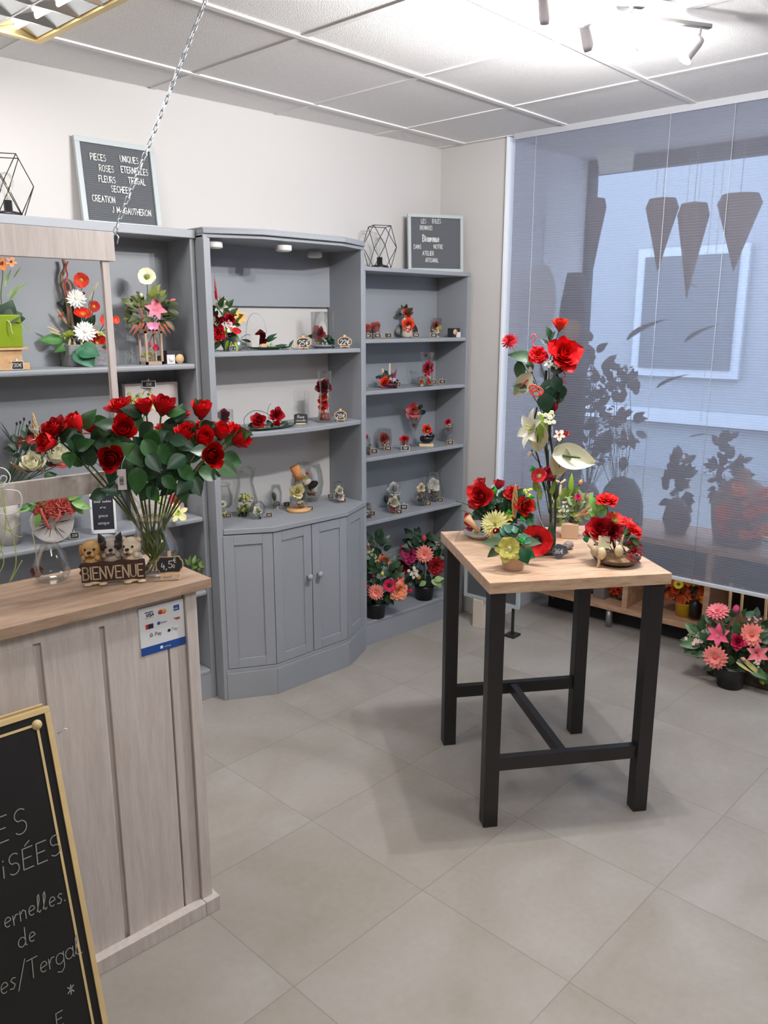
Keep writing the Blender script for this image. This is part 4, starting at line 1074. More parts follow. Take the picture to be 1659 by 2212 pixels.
# ------------------------------------------------ counter: vase, roses, figurine
VB = V((-2.3995, -1.2535, CT + .0005))
A = Arr('glass_vase', 'tall clear glass vase with flared rim and round belly on the counter', 'vase', VB)
A.m = mpp(VB)
glass(A, [(22, 0), (24, 3), (19, 10), (26, 19), (45, 35), (52, 50), (50, 65), (42, 82), (35, 98), (34, 108), (39, 124), (47, 143)], 0, 0, base=VB, th=1.6, name='glass')
km = A.m
ROSES = [ # u, v, r, face, d, label
 (115, 925, 25, (-.5, .8, .5), .03, 'red rose at the left end of the bouquet, the upper of the two touching there'),
 (103, 953, 23, (-.8, .3, .6), .05, 'red rose at the far left tip of the bouquet, below its neighbour'),
 (159, 914, 25, (-.5, .9, .2), .0, 'red rose third from the left of the bouquet, leaning left against the shelf'),
 (203, 925, 19, (-.2, .9, .1), -.05, 'red rose half hidden behind a green leaf left of the screen stile'),
 (238, 991, 27, (-.1, .15, 1), .14, 'dark red rose facing forward, lowest left of the bouquet on the screen rail'),
 (268, 926, 25, (.1, .45, 1), .10, 'red rose facing forward just right of the screen stile'),
 (257, 876, 23, (-.3, .8, .3), -.03, 'red rose crossed by the white screen stile'),
 (312, 876, 21, (-.1, 1, .1), .0, 'red rose at the top of the bouquet, left of the largest top bloom'),
 (353, 875, 25, (.2, .9, .35), .03, 'large red rose at the top centre of the bouquet before the white canvas'),
 (392, 894, 18, (.2, .8, .2), -.03, 'red rose behind the upright leaf right of the top centre'),
 (435, 884, 23, (.1, 1, .3), .0, 'single red rose standing at the upper right of the bouquet'),
 (401, 937, 23, (-.1, .9, .5), .07, 'red rose at the right middle, left of three touching blooms'),
 (434, 920, 15, (.2, .8, .2), -.03, 'small red rose peeking behind the right middle cluster'),
 (441, 947, 23, (.2, .6, .7), .06, 'red rose in the centre of the right cluster'),
 (479, 931, 22, (.2, .9, .4), .0, 'red rose at the right, upright between the cluster and the tip'),
 (508, 925, 17, (.6, .8, .1), -.04, 'red rose partly hidden behind the far right bloom'),
 (520, 949, 23, (.8, .5, .5), .02, 'open red rose at the far right tip of the bouquet'),
 (459, 985, 25, (.1, .1, 1), .13, 'red rose facing forward, lowest right of the bouquet'),
 (349, 924, 11, (0, .8, .4), -.07, 'small red rose glimpsed between the central leaves'),
 (283, 905, 13, (0, .9, .2), -.06, 'small red rose glimpsed behind the forward facing bloom'),
]
Tv = (CAM - VB); Tv.z = 0; Tv.normalize(); Rv = V((0, 0, 1)).cross(Tv)
def pv(u, v, d): r = ray(u, v); o = VB + Tv * d; return CAM + r * ((o - CAM).dot(Tv) / r.dot(Tv))
LEAFM = [mat('rose_leaf', (46, 92, 42), .4, var=.3, vscale=25), mat('rose_leaf_dark', (28, 66, 40), .4, var=.3, vscale=25)]
for i, (u, v, r, fc, d, lab) in enumerate(ROSES):
    f = (Rv * fc[0] + V((0, 0, 1)) * fc[1] + Tv * fc[2]).normalized()
    p = pv(u, v, d); m_ = mpp(p); r *= 1.12
    an = i * 2.39996; base = VB + V((.024 * math.cos(an), .024 * math.sin(an), .012 + .004 * (i % 3)))
    root = empty('rose', base, lab, 'flower', 'red roses in the glass vase')
    inst('bloom', flower_mesh('closed_rose' if i % 3 else 'rose', (200, 12, 20) if i % 4 else (178, 8, 18)), root, look(p, f, i) @ Matrix.Diagonal((r * m_, r * m_, r * m_, 1)))
    side = V((math.cos(an + 2.6), math.sin(an + 2.6), 0))
    nk = VB + V((0, 0, 112 * km)) + (Rv * max(-1, min(1, (u - 322) / 150)) + Tv * max(-1, min(1, d / .1)) * .8) * 30 * km
    be = VB + V((0, 0, 60 * km)) + (nk - VB - V((0, 0, 112 * km))) * .35 + side * .016
    q = p - f * r * m_ * .5
    a1 = nk.lerp(q, .5) + V((0, 0, .02)) ; a2 = q - f * .03
    pts = [base, be, nk, a1, a2, q]
    out = []
    for j in range(5):
        p0 = pts[max(j - 1, 0)]; p1 = pts[j]; p2 = pts[j + 1]; p3 = pts[min(j + 2, 5)]
        for k in range(5):
            t_ = k / 5; out.append(.5 * (2 * p1 + (p2 - p0) * t_ + (2 * p0 - 5 * p1 + 4 * p2 - p3) * t_ * t_ + (-p0 + 3 * p1 - 3 * p2 + p3) * t_ ** 3))
    out.append(q)
    mb = MB(); mb.tube(out, .0024, 6); mb.build('stem', C((92, 104, 46), .5), root)
    nl = 3 if r > 16 else 2
    for j in range(nl):
        at = out[int(len(out) * (.62 + .12 * j))]
        a_ = random.uniform(0, 6.28)
        dr = (Rv * math.cos(a_) + V((0, 0, 1)) * (.15 + .8 * math.sin(a_) * .6) + Tv * random.uniform(-.2, .9)).normalized()
        mb = MB(); L_ = random.uniform(.045, .06); leaf(mb, at + dr * .012, dr, Tv + V((0, 0, .6)), L_, L_ * .36, random.uniform(.1, .5), .2); mb.tube([at, at + dr * .013], .001, 4)
        mb.build('leaf', LEAFM[(i + j) % 2], root)
    # the leaves the photograph shows, shared out over the stems
EXTRA = [(3, 200, 912, 34, 15, -.02, 0), (0, 150, 940, 52, -55, .04, 1), (0, 178, 962, 44, -20, .02, 1), (4, 215, 935, 48, 45, .06, 0), (4, 205, 960, 46, -10, .04, 1), (5, 275, 960, 54, -60, .08, 0), (6, 245, 930, 40, -70, .0, 1), (8, 330, 915, 44, -140, .04, 1), (8, 330, 930, 50, -100, .08, 0), (9, 382, 912, 42, 70, .02, 1), (11, 345, 960, 58, -60, .1, 0),
         (11, 380, 950, 44, -30, .08, 1), (13, 400, 985, 46, -150, .1, 1), (17, 345, 1010, 52, 200, .12, 1), (5, 300, 1010, 56, -100, .12, 0), (5, 320, 980, 46, -60, .13, 1), (4, 285, 1000, 40, 220, .1, 1), (14, 450, 960, 40, 40, .0, 1), (16, 480, 985, 48, -20, .05, 0), (16, 470, 1000, 48, -35, .06, 0), (17, 430, 1020, 50, -10, .08, 0),
         (17, 415, 1030, 44, -70, .08, 1), (17, 440, 1035, 40, 200, .08, 1), (13, 385, 1010, 46, -35, .1, 0), (12, 425, 965, 36, 120, .02, 1), (7, 300, 930, 44, 120, .0, 0), (8, 360, 935, 40, 60, .0, 1), (18, 340, 985, 50, 90, .04, 1), (19, 290, 975, 46, 140, .02, 1), (10, 445, 915, 30, -30, .0, 1), (0, 215, 985, 50, 160, .03, 1), (1, 165, 968, 40, 30, .05, 0), (5, 262, 1060, 40, 170, .1, 1), (4, 230, 1065, 40, 190, .1, 1), (15, 375, 975, 42, 20, .05, 0), (18, 365, 1015, 48, -120, .1, 1), (2, 225, 955, 40, 80, .0, 0), (7, 310, 950, 50, -60, .1, 0), (14, 350, 1030, 40, -40, .11, 0), (6, 330, 1045, 44, 230, .1, 1)]
for _k in range(18): EXTRA.append((_k, random.uniform(265, 425), random.uniform(945, 1055), random.uniform(34, 46), random.uniform(-160, 60), random.uniform(-.02, .12), _k % 2))
RR = [o for o in COL.objects if o.get('group') == 'red roses in the glass vase']
for (ri, u, v, L_, an, d, mi) in EXTRA:
    p = pv(u, v, d); m_ = mpp(p); dr = (Rv * math.cos(R(an)) + V((0, 0, 1)) * math.sin(R(an)) + Tv * random.uniform(-.2, .5)).normalized()
    mb = MB(); leaf(mb, p, dr, Tv + V((0, 0, .5)), L_ * m_ * 1.08, L_ * m_ * .38, random.uniform(0, .4), .2)
    cen = VB + V((0, 0, 150 * km)); e_ = p.lerp(cen, .35); mb.tube([p, p.lerp(e_, .5) + V((0, 0, .004)), e_], .001, 4)
    mb.build('leaf', LEAFM[mi], RR[ri])
p = pv(264, 1020, .11)
t = empty('barcode_tag', p, 'white paper tag with barcode hanging on a rose stem at the screen corner', 'label')
Mx = face_frame(pv(265, 1058, .11), 0, -4)
MB().box((-.0105, 0, 0), (.0105, .052, .0005), Mx).build('paper', C((232, 222, 224), .6), t)
mb = MB()
for k in range(12): mb.box((-.006, .012 + k * .0019, .0006), (.004, .012 + k * .0019 + random.choice((.0006, .0012)), .0009), Mx)
mb.build('barcode', C((60, 60, 64), .6), t)
MB().tube([Mx @ V((0, .05, 0)), Mx @ V((.004, .07, .004)), Mx @ V((.012, .085, 0))], .0006, 4).build('string', C((220, 220, 214)), t)
# welcome figurine
pf = Z(245, 1264, CT)
a = Z(180, 1266, CT); b_ = Z(312, 1256, CT)
dx = (b_ - a); dx.z = 0; LW_ = dx.length; dx.normalize(); nf = dx.cross(V((0, 0, 1)))
Mf = frame(V(((a + b_) / 2).xy.to_3d()) + V((0, 0, CT)), dx, V((0, 0, 1)), nf)
t = empty('welcome_figurine', Mf.translation, 'resin figurine of three small dogs behind a brown plank reading BIENVENUE', 'figurine')
k = mpp(Mf.translation)
pts = []
random.seed(4)
W2 = 66 * k
for q in range(13): pts.append((-W2 + 2 * W2 * q / 12, 8 * k + random.uniform(-1, 1) * k * .8))
for q in range(6): pts.append((W2 + random.uniform(-1, 1.5) * k, 8 * k + 40 * k * (q + .5) / 6))
for q in range(13): pts.append((W2 - 2 * W2 * q / 12, 50 * k + random.uniform(-1.2, 1.2) * k))
for q in range(9): pts.append((-W2 + random.choice((-3, 1)) * k, 50 * k - 42 * k * (q + .5) / 9))
mb = MB(); mb.prism(pts, -.012, .003, Mf); mb.build('plank', mat('bark_brown', (72, 48, 38), .75, bump=.8, bscale=40, var=.2, vscale=40, stretch=(1, 1, 4)), t, .0008)
mb = MB(); write(mb, 'BIENVENUE', Mf @ V((-W2 * .93, 14 * k, .0035)), dx, V((0, 0, 1)), 27 * k, 2.9 * k, .2, th=.0012, xs=2 * W2 * .93 / text_w('BIENVENUE', 27 * k, .2))
mb.build('lettering', mat('bone_paint', (206, 186, 158), .7), t)
def dog(x, y, c, c2, ear, tilt):
    o = Mf @ V((x * k, (y + 5) * k, -.026)); fw = (nf + dx * tilt + V((0, 0, .05))).normalized(); rt = V((0, 0, 1)).cross(fw).normalized(); Md = frame(o, rt, V((0, 0, 1)), fw)
    r = 21 * k
    mb = MB(); mb.ball((0, 0, 0), r, 16, 12, (1.05, .98, .95), M=None) if False else mb.lathe([(max(1e-5, math.sin(math.pi * i / 12)) * r, -math.cos(math.pi * i / 12) * r) for i in range(13)], 16, Md, False)
    mb.ball(Md @ V((0, -r * .3, r * .75)), r * .5, 12, 8, (1.1, .8, 1)); mb.ball(Md @ V((-r * .22, -r * .4, r * 1.0)), r * .27, 8, 6); mb.ball(Md @ V((r * .22, -r * .4, r * 1.0)), r * .27, 8, 6)
    mb.ball(Md @ V((0, -r * 1.3, -r * .1)), r * 1.05, 12, 8, (1, 1, .9)); mb.ball(Md @ V((-r * .6, -r * .85, r * .5)), r * .36, 8, 6); mb.ball(Md @ V((r * .6, -r * .85, r * .5)), r * .36, 8, 6)
    hd = mb.build('dog', mat('resin_%d' % x, c, .45, var=.18, vscale=60), t)
    mb = MB()
    for s_ in (-1, 1):
        if ear == 'up': mb.lathe([(r * .42, 0), (r * .34, r * .4), (.0005, r * 1.0)], 10, Md @ Matrix.Translation((s_ * r * .75, r * .55, 0)) @ Matrix.Rotation(-s_ * .35, 4, 'Z') @ Matrix.Rotation(-math.pi / 2, 4, 'X') , False, 1, .5)
        elif ear == 'small': mb.ball(Md @ V((s_ * r * .8, r * .7, 0)), r * .3, 8, 6)
        else: mb.ball(Md @ V((s_ * r * .98, -r * .1, 0)), r * .48, 10, 8, (.45, .45, 1.25))
    mb.build('ears', mat('resin_ear_%d' % x, c2, .45), hd)
    mb = MB()
    for s_ in (-1, 1): mb.ball(Md @ V((s_ * r * .42, r * .12, r * .82)), r * .15, 8, 6)
    mb.ball(Md @ V((0, -r * .12, r * 1.2)), r * .2, 8, 6, (1.2, .9, .8))
    mb.tube([Md @ V((-r * .35, -r * .62, r * 1.12)), Md @ V((0, -r * .5, r * 1.28)), Md @ V((r * .35, -r * .62, r * 1.12))], r * .045, 5)
    mb.build('eyes_and_nose', mat('resin_black', (18, 14, 14), .25), hd)
    if x == 40: mb = MB(); mb.ball(Md @ V((-r * .05, -r * .72, r * 1.08)), r * .14, 8, 6, (1.2, .6, 1)); mb.build('tongue', C((150, 50, 50), .4), hd)
    if x == -3: mb = MB(); mb.ball(Md @ V((-r * .45, r * .15, r * .3)), r * .66, 10, 8, (.9, .9, 1)); mb.ball(Md @ V((r * .5, r * .15, r * .3)), r * .62, 10, 8); mb.build('dark_patch', C((40, 34, 36), .45), hd)
dog(-43, 70, (204, 160, 104), (196, 146, 88), 'flop', -.1); dog(-3, 73, (176, 160, 150), (44, 36, 38), 'up', .05); dog(40, 71, (226, 208, 184), (214, 190, 164), 'small', -.35)
mb = MB()
for x in (-52, -22, 30, 58): mb.ball(Mf @ V((x * k, 3.6 * k, .006)), 6.5 * k, 10, 8, (1.5, 1.2, .55))
mb.ball(Mf @ V((-36 * k, 5 * k, -.004)), 9 * k, 10, 8, (2, 1, .5)); mb.ball(Mf @ V((42 * k, 5 * k, -.004)), 9 * k, 10, 8, (2, 1, .5))
mb.build('paws', C((216, 194, 158), .5), t)
random.seed(11)
# price board on the counter
pb = Z(368, 1253, CT)
t = empty('price_board', pb, 'black scalloped price board reading 4,50 euro on a mini easel beside the vase', 'price tag')
Mx = face_frame(pb + V((0, 0, .001)), -4, 8); k = mpp(pb)
pts = []
for q in range(40):
    a = 2 * math.pi * q / 40; c_, s_ = math.cos(a), math.sin(a); r = 1 + .06 * math.cos(6 * a)
    pts.append((27 * k * r * math.copysign(abs(c_) ** .5, c_), 33 * k + 18 * k * r * math.copysign(abs(s_) ** .5, s_)))
MB().prism(pts, -.003, .001, Mx).build('frame', TANW, t); MB().prism([(x * .93, 33 * k + (y - 33 * k) * .9) for x, y in pts], 0, .002, Mx).build('slate', SLATE, t)
mb = MB(); o = Mx @ V((-17 * k, 24 * k, .0026)); X, U = Mx.col[0].xyz, Mx.col[1].xyz
write(mb, '4,', o, X, U, 13 * k, 1.6 * k, .2); write(mb, '5', o + X * 15 * k + U * 2 * k, X, U, 15 * k, 1.6 * k, .2); write(mb, '0', o + X * 24 * k + U * 2 * k, X, U, 7 * k, 1.2 * k); write(mb, '€', o + X * 25 * k + U * 13 * k, X, U, 10 * k, 1.3 * k)
mb.build('lettering', CHALK, t)
MB().box((-22 * k, 9 * k, -.003), (22 * k, 14 * k, .008), Mx).box((-20 * k, 0, -.002), (-15 * k, 12 * k, .006), Mx).box((15 * k, 0, -.002), (20 * k, 12 * k, .006), Mx).box((-2 * k, 0, -.03), (2 * k, 40 * k, -.026), Mx).box((-3 * k, 50 * k, -.003), (4 * k, 62 * k, .002), Mx).build('easel', PEG, t)
# tendrils and cloche at the left of the counter
A = Arr('tendril_arrangement', 'white wire loops with pale green tendrils at the left edge of the counter', 'flower arrangement', (-2.86, -1.22, CT + .0005))
for q in ([(-30, 1262), (5, 1180), (12, 1110), (2, 1040)], [(20, 1258), (34, 1220), (30, 1170), (8, 1100), (-4, 1060)], [(0, 1130), (30, 1155), (48, 1160)], [(5, 1140), (25, 1145), (44, 1130)], [(22, 1256), (34, 1235), (48, 1210)], [(-10, 1250), (8, 1215), (-2, 1170)]): wire(A, 'tendril', q, .0011, C((176, 196, 110)))
for q in ([(-20, 1010), (8, 1012), (22, 1030), (12, 1050), (-10, 1052)], [(-20, 1100), (10, 1112), (38, 1104), (47, 1085), (40, 1062), (10, 1058)], [(2, 1046), (12, 1040), (14, 1030), (4, 1028), (0, 1036)]): wire(A, 'wire_loop', q, .0016, C((230, 232, 232), .4))
lathe_part(A, 'dish', [(34, 0), (40, 8), (41, 12)], A.b, C((200, 200, 196), .5)); A.done()
A = Arr('glass_vase', 'bulging clear glass vase with dried stems behind the counter figurine, at the left', 'vase', (-2.62, -1.12, CT + .0005))
glass(A, [(30, 0), (38, 16), (38, 34), (30, 58), (20, 76), (16, 84)], 0, 0, base=A.b)
wire(A, 'dried_stem', [(86, 1248), (80, 1210), (76, 1180), (70, 1150)], .0016, C((196, 190, 160))); A.fl('poppy', (96, 40, 46), 80, 1235, 14, (0, .6, 1), stem=False); A.done()
# ------------------------------------------------ A-frame chalkboard in the foreground
T0 = V((-2.766, -1.42, .80)); U_ = V((0, .2297, .9733)); X_ = V((1, 0, 0)); N_ = X_.cross(U_); HB = .822; WB = .6
Mc = frame(T0 - U_ * HB - X_ * WB, X_, U_, N_)
t = empty('chalkboard_stand', Mc.translation + V((WB / 2, 0, 0)), 'large black chalkboard with tan border leaning in front of the counter', 'chalkboard')
FRM = mat('pine_edge', (216, 188, 136), .5, var=.1, vscale=12)
MB().box((.012, .012, -.008), (WB - .012, HB - .012, -.001), Mc).build('board', mat('chalk_black', (15, 14, 16), .55, var=.2, vscale=6), t)
mb = MB(); e = .0125
mb.box((0, 0, -.012), (WB, e, .002), Mc).box((0, HB - e, -.012), (WB, HB, .002), Mc).box((0, e, -.012), (e, HB - e, .002), Mc).box((WB - e, e, -.012), (WB, HB - e, .002), Mc); mb.build('edge', FRM, t, .001)
mb = MB(); i_, w_ = .030, .0055
mb.box((i_, i_, -.001), (WB - i_, i_ + w_, .0006), Mc).box((i_, HB - i_ - w_, -.001), (WB - i_, HB - i_, .0006), Mc).box((i_, i_, -.001), (i_ + w_, HB - i_, .0006), Mc).box((WB - i_ - w_, i_, -.001), (WB - i_, HB - i_, .0006), Mc)
for x in (i_ + .003, WB - i_ - .003):
    for y in (i_ + .003, HB - i_ - .003): mb.lathe([(.0115, -.001), (.0115, .001)], 24, Mc @ Matrix.Translation((x, y, 0)))
mb.build('border', FRM, t)
Ur = V((0, -.03, .9995)); Mr = frame(Mc.translation + V((0, .0, 0)) + U_ * HB - Ur * (HB - .01) + V((0, .022, 0)), X_, Ur, X_.cross(Ur))
MB().box((0, 0, -.006), (WB - .006, HB - .012, .0), Mr).build('rear_board', FRM, t)
pl = T0
def PB(u, v): r = ray(u, v); q = CAM + r * ((pl - CAM).dot(N_) / r.dot(N_)); return q + N_ * .0004
mb = MB()
for tx, u, v, hp, wd, sp in (('ES', 64, 1798, 62, .0022, .3), ('LiSÉES', 136, 1846, 50, .0022, .22), ('ernelles.', 147, 1946, 42, .002, .12), ('de', 82, 2032, 42, .002, .2), ('ées/Tergal.', 184, 2058, 46, .0019, .1), ('*', 166, 2158, 34, .0026, .2), ('E', 142, 2214, 34, .002, .2)):
    q = PB(u - 5, v - 2); mb = MB(); write(mb, tx, q, X_, U_, hp * .86 * mpp(q), wd, sp, th=.0004, slant=.1, jit=.03, align='r', xs=.86); mb.build('chalk_lettering', mat('chalk_grey', (150, 152, 146), .95), t)
q = PB(124, 1585)
mb = MB(); mb.tube([q, q + V((.008, .0, .002)), q + V((.012, 0, .006)), q + V((.018, 0, .007)), q + V((.022, 0, .003)), q + V((.026, 0, .004))], .0012, 5); mb.build('latch_wire', STEEL, t)

# ================================================================== DISPLAY CABINET ITEMS
def comp(name, label, u, v, z, ylo, yhi, cat='ornament', group=None):
    p = on(u, v, z, ylo, yhi); p.z += .0008
    A = Arr(name, label, cat, p, group); A.u, A.v = u, v
    q = Y(u, v, p.y)   # pixel where the base really lands
    a = RC.transposed() @ (p - CAM); A.u = 829.5 + F * a.x / -a.z; A.v = 1106 - F * a.y / -a.z
    return A
ROSE_DARK, ROSE_RED, ROSE_ORG, ROSE_PINK, ROSE_WHT = (96, 16, 26), (196, 22, 34), (214, 64, 44), (232, 112, 112), (236, 232, 214)
def C2(u, v, lo=-.24, hi=-.04): return lambda z: on(u, v, z, lo, hi)
ZS = 1.53
A = comp('flower_arrangement', 'red and white arrangement in a metal bucket on the cabinet top shelf, left end', 497, 757, ZS, -.2, -.13, 'flower arrangement')
u, v = A.u, A.v
A.neck = A.b + V((0, 0, 26 * A.m)); ZINC = mat('zinc', (170, 172, 176), .35, .8)
lathe_part(A, 'bucket', [(14, 0), (17, 28), (18, 28)], A.b, ZINC)
b2 = A.b + A.Rt * 16 * A.m + A.T * .01; lathe_part(A, 'small_bucket', [(8, 0), (10, 22)], b2, ZINC)
A.fl('amaranth', (196, 24, 40), u - 32, v - 138, 24, (-.05, 1, 0), .0, sc=(.35, .35, 1)); A.fl('amaranth', (190, 30, 44), u - 22, v - 110, 10, (.05, 1, 0), sc=(.4, .4, 1))
A.fl('lily', (228, 222, 210), u - 20, v - 96, 17, (-.2, .5, 1), .0, c2=(190, 190, 120)); A.fl('peony', (186, 14, 28), u - 28, v - 38, 18, (-.3, .3, 1), .03); A.fl('rose', (160, 16, 40), u - 2, v - 68, 11, (0, .4, 1), .02)
A.fl('orchid', (240, 180, 90), u + 22, v - 72, 15, (.3, .3, 1), c2=(200, 80, 50)); A.fl('anthurium', (206, 26, 44), u + 14, v - 42, 12, (.5, .2, 1), .03); A.fl('orchid', (238, 226, 214), u + 2, v - 48, 12, (.2, .3, 1), .03, c2=(220, 120, 120)); A.fl('rose', (150, 10, 24), u - 30, v - 62, 13, (-.3, .3, 1), .02); A.fl('orchid', (230, 190, 190), u - 4, v - 58, 9, (0, .3, 1), .03, c2=(200, 90, 110))
A.bush(u - 14, v - 58, 20, 40, 26, 26, (52, 84, 40), .25); A.lf([(u - 4, v - 22, 26, 250, .04), (u + 2, v - 20, 26, 275, .04), (u + 10, v - 18, 24, 290, .04), (u - 14, v - 48, 26, 240, .03), (u - 10, v - 50, 24, 280, .03)], (150, 184, 50), .14, 'lime_grass')
A.done()
price(on(504, 758, ZS, -.235, -.2), .028, .022, '27€', 'small chalk price tag at the foot of the metal bucket', 'clip')
A = comp('rose_dish', 'green glass dish with dark rose and wire arcs on the cabinet top shelf', 582, 755, ZS, -.2, -.12)
u, v = A.u, A.v; DG = mat('green_glass', (26, 74, 56), .15, spec=.8)
lathe_part(A, 'dish', [(20, 0), (44, 2), (56, 5), (57, 6), (44, 4), (1, 3)], A.b, DG, M=Matrix.Diagonal((1, .42, 1, 1)))
A.fl('rose', ROSE_DARK, u - 20, v - 24, 14, (-.4, .4, 1), .01); A.neck = A.b
wire(A, 'wire_arc', [(u - 52, v - 8), (u - 48, v - 58), (u - 34, v - 78), (u - 14, v - 66), (u - 6, v - 34)], .0009, STEEL); wire(A, 'wire_arc', [(u - 62, v - 24, .01), (u - 48, v - 32, .01), (u - 34, v - 26, .01), (u - 26, v - 10, .01)], .0012, WIRE)
for q in ((u - 40, v - 16, 22, 160), (u - 8, v - 18, 30, 40), (u - 6, v - 16, 26, 30), (u + 14, v - 4, 26, 20), (u + 34, v - 5, 24, 165), (u + 42, v - 4, 20, 60), (u - 50, v - 12, 26, 170)): A.lf([(*q, .01)], (34, 74, 52), .16)
A.fl('moss', (186, 200, 130), u + 2, v - 5, 8, stem=False); A.fl('moss', (226, 220, 200), u + 46, v - 5, 7, stem=False); A.fl('moss', (210, 214, 160), u + 22, v - 5, 6, stem=False)
mb = MB(); Mx = face_frame(A.pt(u - 30, v - 4, .03), 0, 0); mb.prism([(-7 * A.m, 0), (7 * A.m, 0), (10 * A.m, 26 * A.m), (-10 * A.m, 26 * A.m)], -.001, .001, Mx); mb.build('paper_cone', C((214, 208, 204), .6), A.root)
mb = MB(); mb.ball(A.pt(u - 12, v - 6, .04), 8 * A.m, 10, 6, (1.2, .4, .8)); mb.build('wood_slice', TANW, A.root); A.done()
for (uu, lab) in ((656, 'wood framed chalk tag left of the glass rose plate on the cabinet top shelf'), (745, 'wood framed chalk tag at the right end of the cabinet top shelf')):
    price(on(uu, 757, ZS, -.235, -.22), .062, .052, '25€' if uu == 656 else '22€', lab, 'wood')
A = comp('rose_in_glass', 'dark red rose in a tall clear cylinder on a pale plate, cabinet top shelf', 697, 752, ZS, -.2, -.13)
u, v = A.u, A.v
lathe_part(A, 'plate', [(16, 0), (28, 5), (29, 7), (16, 4), (1, 4)], A.b, C((150, 158, 162), .3)); glass(A, [(22, 5), (24, 8), (25, 76)], u, v)
A.fl('rose', (150, 30, 40), u - 9, v - 33, 13, (0, .4, 1)); A.fl('moss', (150, 140, 110), u - 6, v - 12, 12, stem=False); A.lf([(u - 14, v - 22, 20, 160, 0), (u + 2, v - 20, 18, 30, 0), (u - 4, v - 22, 20, 240, .01)], (50, 70, 44), .3); A.fl('moss', (20, 56, 36), u + 18, v - 14, 12, stem=False, d=.03); A.neck = A.b + V((0, 0, .01)); A.done()
# second shelf
ZS = 1.19
A = comp('rose_in_glass', 'dark rose in a square clear glass at the left end of the cabinet middle shelf', 484, 922, ZS, -.2, -.12)
u, v = A.u, A.v; w2 = 15 * A.m; b = A.b
mb = MB(); h = 44 * A.m
for a, c in (((-w2, -w2), (w2, -w2 + .002)), ((-w2, w2 - .002), (w2, w2)), ((-w2, -w2 + .002), (-w2 + .002, w2 - .002)), ((w2 - .002, -w2 + .002), (w2, w2 - .002))): mb.box((b.x + a[0], b.y + a[1], b.z), (b.x + c[0], b.y + c[1], b.z + h))
mb.build('glass', GLASS, A.root); A.fl('rose', ROSE_DARK, u - 2, v - 30, 12, (0, .5, 1)); A.fl('moss', (140, 110, 84), u, v - 12, 11, stem=False); A.neck = b; A.done()
price(on(512, 920, ZS, -.245, -.2), .032, .03, '24€', 'small black chalk tag right of the square rose glass', 'black', 12, 'price_tag')
A = comp('rose_dish', 'long oval glass tray with two red roses and wire arcs, cabinet middle shelf', 588, 926, ZS, -.22, -.16)
u, v = A.u, A.v
lathe_part(A, 'tray', [(30, 0), (58, 2), (66, 5), (67, 6), (58, 4), (1, 3)], A.b, DG, M=Matrix.Rotation(.12, 4, 'Z') @ Matrix.Diagonal((1, .4, 1, 1)))
A.neck = A.b; A.fl('rose', (176, 16, 28), u - 30, v - 17, 14, (-.2, .5, 1)); A.fl('rose', (160, 14, 30), u + 10, v - 30, 13, (.2, .3, 1)); A.fl('closed_rose', (190, 26, 40), u + 10, v - 10, 8, (0, .4, 1), .01)
wire(A, 'wire_arc', [(u - 58, v - 2), (u - 60, v - 22), (u - 38, v - 38), (u - 8, v - 30), (u + 4, v - 10)], .0012, WIRE); wire(A, 'wire_arc', [(u - 4, v - 6), (u - 10, v - 36), (u - 2, v - 54), (u + 8, v - 44), (u + 12, v - 34)], .001, STEEL)
A.lf([(u - 14, v - 12, 14, 10), (u + 22, v - 10, 18, -10), (u + 2, v - 4, 14, 130), (u - 40, v - 8, 16, 190), (u + 20, v - 6, 16, 40)], (24, 44, 32), .35)
for q in ((u - 18, v - 3), (u - 8, v - 1), (u + 24, v - 5)): A.fl('moss', (206, 200, 170), *q, 5, stem=False)
A.done()
price(on(650, 916, ZS, -.25, -.2), .062, .05, 'Rose|eternelle', 'black arched chalk sign between the rose tray and the tall vase', 'black', 0, 'price_tag')
A = comp('rose_in_glass', 'tall clear vase of layered red roses and stones, cabinet middle shelf', 702, 911, ZS, -.2, -.12)
u, v = A.u, A.v
glass(A, [(20, 0), (22, 4), (15, 12), (12, 40), (13, 75), (16, 108)], u, v)
lathe_part(A, 'sand', [(1, 4), (14, 4), (12, 14), (11.5, 18), (1, 18)], A.b, mat('sand_layers', (120, 66, 60), .9, var=.7, vscale=60, stretch=(.1, .1, 3)))
A.neck = A.b + V((0, 0, .02))
for dy, r, c in ((-76, 14, ROSE_DARK), (-54, 9, ROSE_ORG), (-42, 10, ROSE_RED), (-30, 9, ROSE_ORG)): A.fl('rose', c, u - 3, v + dy, r, (0, .3, 1))
for q in ((-8, -60), (6, -48), (-6, -36), (8, -66), (4, -24), (-7, -22)): A.fl('moss', (176, 164, 150), u + q[0], v + q[1], 5, stem=False)
A.done()
price(on(736, 915, ZS, -.24, -.18), .055, .05, '28€', 'wood framed chalk tag reading 28 euro beside the tall rose vase', 'wood')
